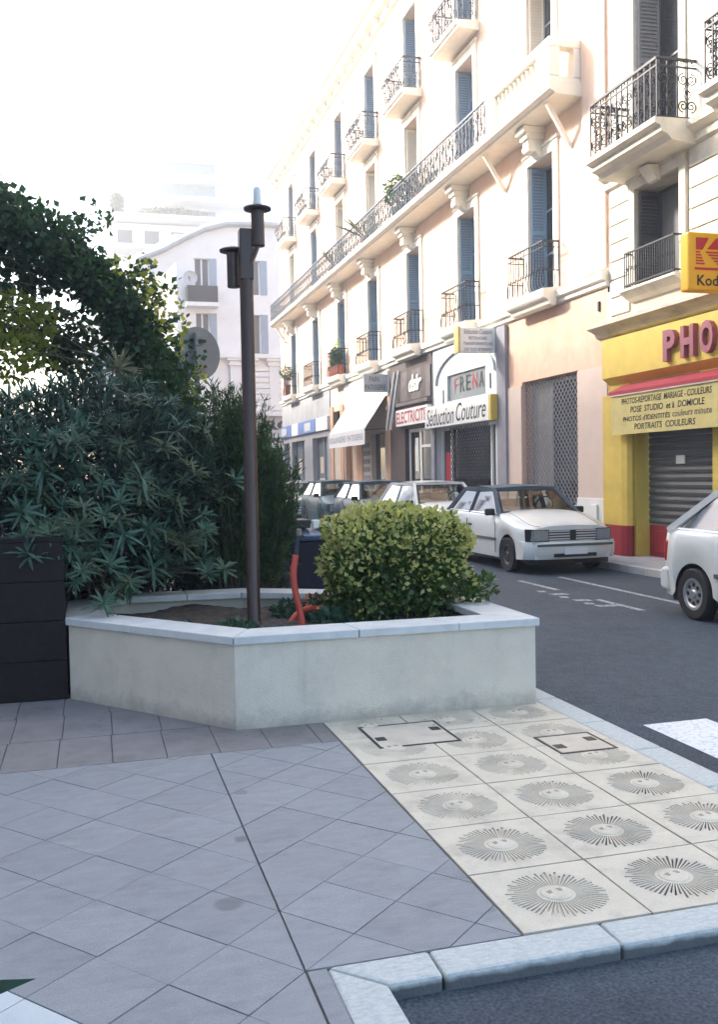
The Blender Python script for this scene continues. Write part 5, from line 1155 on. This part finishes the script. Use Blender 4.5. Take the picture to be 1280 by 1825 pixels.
        mk('door_handle', B().box(xo-.012, xo+.012, Yf+sB-.22, Yf+sB-.08, gz+.70*H/1.38, gz+.735*H/1.38), m_black, t, bevel=.006)
        xm = xc + sgn*(wB+.10); mi = mk('mirror', B().box(xm-.09, xm+.09, Yf+s_ws0+.16, Yf+s_ws0+.25, gz+belt+.0, gz+belt+.12), m_black, t, bevel=.03); mk('mirror_arm', B().bar((xm, Yf+s_ws0+.2, gz+belt+.03), (xc+sgn*wB*.95, Yf+s_ws0+.2, gz+belt+.02), .03), m_black, mi)
        for sa_ in (ax_f, ax_r):
            xw = xc + sgn*(hw-.095); c = (xw, Yf+sa_, gz+wr); e = sgn
            w_ = mk('wheel', B().lathe([(wr*.56, -.04), (wr*.63, -.08), (wr*.93, -.085), (wr, -.06), (wr, .06), (wr*.93, .085), (wr*.63, .08), (wr*.56, .04)], c, 28, 'x'), m_rubber, t, smooth=40)
            rm = B().lathe([(wr*.02, .075), (wr*.12, .078), (wr*.18, .062), (wr*.46, .055), (wr*.52, .072), (wr*.62, .076), (wr*.63, .03)], (0,0,0), 24, 'x')
            rm.v = [(c[0] + e*x, c[1]+y, c[2]+z) for x, y, z in rm.v]; rm.f = rm.f if e > 0 else [f[::-1] for f in rm.f]
            mk('rim', rm, rims, w_, smooth=30)
            hs = B()
            for q in range(8):
                a = 2*math.pi*q/8; hs.lathe([(wr*.085, .0), (wr*.085, .004)], (0, math.cos(a)*wr*.36, math.sin(a)*wr*.36), 8, 'x')
            hs.v = [(c[0] + e*(x+.061), c[1]+y, c[2]+z) for x, y, z in hs.v]; mk('vent_holes', hs, m_black, w_)
    for sgn in (-1, 1):                    # bonnet shut lines and wipers
        pts_ = []
        for s in np.linspace(.05, s_ws0-.02, 9):
            zb = bel(s); pl = 1 - .16*(1-smoothstep(s/.45))**2; pts_.append((xc + sgn*hw*.74*pl, Yf + s, gz + zb + .03 + .0195))
        mk('bonnet_seam', B().tube(pts_, .005, 4, False), m_black, body)
        wa = Vector(f0[0]).lerp(Vector(f0[1]), .5 + sgn*.12) + Vector((0, -.012, .02)); wb_ = Vector(f0[0]).lerp(Vector(f0[1]), .5 + sgn*.12 - .34).lerp(Vector(f1[0]), .12) + Vector((0, -.02, .02))
        mk('wiper', B().bar(wa, wb_, .012), m_black, t)
    # nose
    yn = Yf - .005; zb0 = gz + bel(0)
    nw = hw*.80
    bp = B(); prof_b = [(Yf+.16, gz+.24), (Yf-.06, gz+.25), (Yf-.10, gz+.33), (Yf-.11, gz+.47), (Yf-.08, gz+.53), (Yf+.16, gz+.54)]
    NB = 13; kk = len(prof_b)
    for j in range(NB):
        w = -1 + 2*j/(NB-1); back = .20*abs(w)**3.2; xw = xc + w*hw*.985
        bp.v += [(xw, y + back, z) for y, z in prof_b]
    for j in range(NB-1):
        for i in range(kk): bp.f.append((j*kk+i, j*kk+(i+1) % kk, (j+1)*kk+(i+1) % kk, (j+1)*kk+i))
    bp.f += [tuple(range(kk)), tuple(range((NB-1)*kk, NB*kk))[::-1]]
    bu = mk('front_bumper', bp, pm, t, smooth=40); mk('bumper_strip', B().box(xc-hw*.8, xc+hw*.8, Yf-.118, Yf-.1, gz+.462, gz+.50), m_trim, bu); mk('air_intake', B().box(xc-hw*.45, xc+hw*.45, Yf-.112, Yf-.095, gz+.29, gz+.345), m_black, bu)
    pl_ = mk('number_plate', B().box(xc-.2, xc+.2, Yf-.13, Yf-.119, gz+.33, gz+.43), m_plate, bu)
    z0, z1 = gz+.548, zb0+.0
    gr = mk('grille', B().box(xc-hw*.5, xc+hw*.5, Yf-.012, Yf+.05, z0, z1), m_black, t)
    for q in range(4): mk('grille_bar', B().box(xc-hw*.5, xc+hw*.5, Yf-.024, Yf-.013, z0+.015+q*(z1-z0)/4, z0+.035+q*(z1-z0)/4), m_signgrey, gr)
    mk('badge', B().box(xc-.05, xc+.05, Yf-.03, Yf-.025, z0+.005, z1-.005), m_black, gr)
    for sgn in (-1, 1):
        xa, xb = xc + sgn*hw*.515, xc + sgn*hw*.81
        xq = xc + sgn*hw*.915; hl_ = B(); hl_.add([(xa,Yf-.022,z0),(xb,Yf-.018,z0),(xq,Yf+.11,z0),(xq,Yf+.13,z1+.01),(xb,Yf-.012,z1+.003),(xa,Yf-.016,z1),(xa,Yf+.1,z0),(xa,Yf+.1,z1)], [(0,1,4,5),(1,2,3,4),(0,5,7,6),(5,4,3,7),(0,6,2,1)]) if True else hl_.add([(xa,Yf-.02,z0),(xb,Yf+.07,z0+.01),(xb,Yf+.09,z1+.005),(xa,Yf-.01,z1),(xa,Yf+.1,z0),(xb,Yf+.14,z0+.01),(xb,Yf+.14,z1+.005),(xa,Yf+.1,z1)], [(0,1,2,3),(0,4,5,1),(3,2,6,7),(1,5,6,2),(0,3,7,4)])
        sr = B(); sr.v = [(x + sgn*(.012 if abs(x-xq) < .01 else -.012 if abs(x-xa) < .01 else 0), y + .006, z + (.012 if z > (z0+z1)/2 else -.012)) for x, y, z in hl_.v]; sr.f = list(hl_.f); hq = mk('headlight', hl_, m_chrome, t); mk('lamp_surround', sr, m_black, hq)
    # tail
    rbp = B().prof_x([(Yf+L_-.12, gz+.25), (Yf+L_+.07, gz+.28), (Yf+L_+.08, gz+.48), (Yf+L_+.02, gz+.54), (Yf+L_-.12, gz+.54)], xc-hw*.93, xc+hw*.93)
    mk('rear_bumper', rbp, pm, t, bevel=.04)
    for sgn in (-1, 1):
        xa = xc + sgn*hw*.70; xb = xc + sgn*hw*.90; mk('tail_light', B().box(min(xa,xb), max(xa,xb), Yf+L_-.07, Yf+L_+.012, gz+.60, gz+.84), m_amber, t, bevel=.02)
    return t
car('white convertible with dark blue soft top parked in front of the pink pier', 6.56, 13.62, 3.85, 1.66, 1.40, p_white, hood=1.12, soft=True, roof_pts=(1.12, 1.72, 2.98, 3.5))
car('white hatchback parked directly behind the convertible', 6.62, 18.2, 3.8, 1.62, 1.46, p_white, hood=.95)
car('blue grey hatchback parked between the white hatchback and the dark blue one', 6.66, 22.75, 3.8, 1.62, 1.46, p_blue, hood=.98)
car('dark teal blue hatchback third behind the white convertible', 6.7, 27.3, 3.85, 1.62, 1.46, p_dkblue, hood=1.0)
car('white car farthest along the row of parked cars', 6.6, 32.2, 4.0, 1.64, 1.42, p_white, hood=1.05)
car('white small hatchback cut off by the right edge of the frame', 6.3, 5.85, 3.72, 1.64, 1.44, p_white, hood=.95, rims=m_rim, wb=(.72, .62), roof_pts=(.95, 1.6, 2.95, 3.62))
car('dark car mostly hidden behind the planter shrubs', 1.3, 12.3, 4.0, 1.58, 1.38, p_dark, hood=1.05, grp=None)

# ------------------------------------------------------------------ air
hz = B().box(-60, 60, -14, 135, -1.2, 46)
mh = bpy.data.materials.new('haze'); mh.use_nodes = True; nt = mh.node_tree; nt.nodes.remove(nt.nodes['Principled BSDF'])
pv = nt.nodes.new('ShaderNodeVolumePrincipled'); pv.inputs['Color'].default_value = (.95, .96, 1, 1); pv.inputs['Density'].default_value = .0034; pv.inputs['Anisotropy'].default_value = .45
nt.links.new(pv.outputs[0], nt.nodes['Material Output'].inputs['Volume'])
mk('haze', hz, mh, None, 'pale bright haze filling the street', None, None, 'stuff')
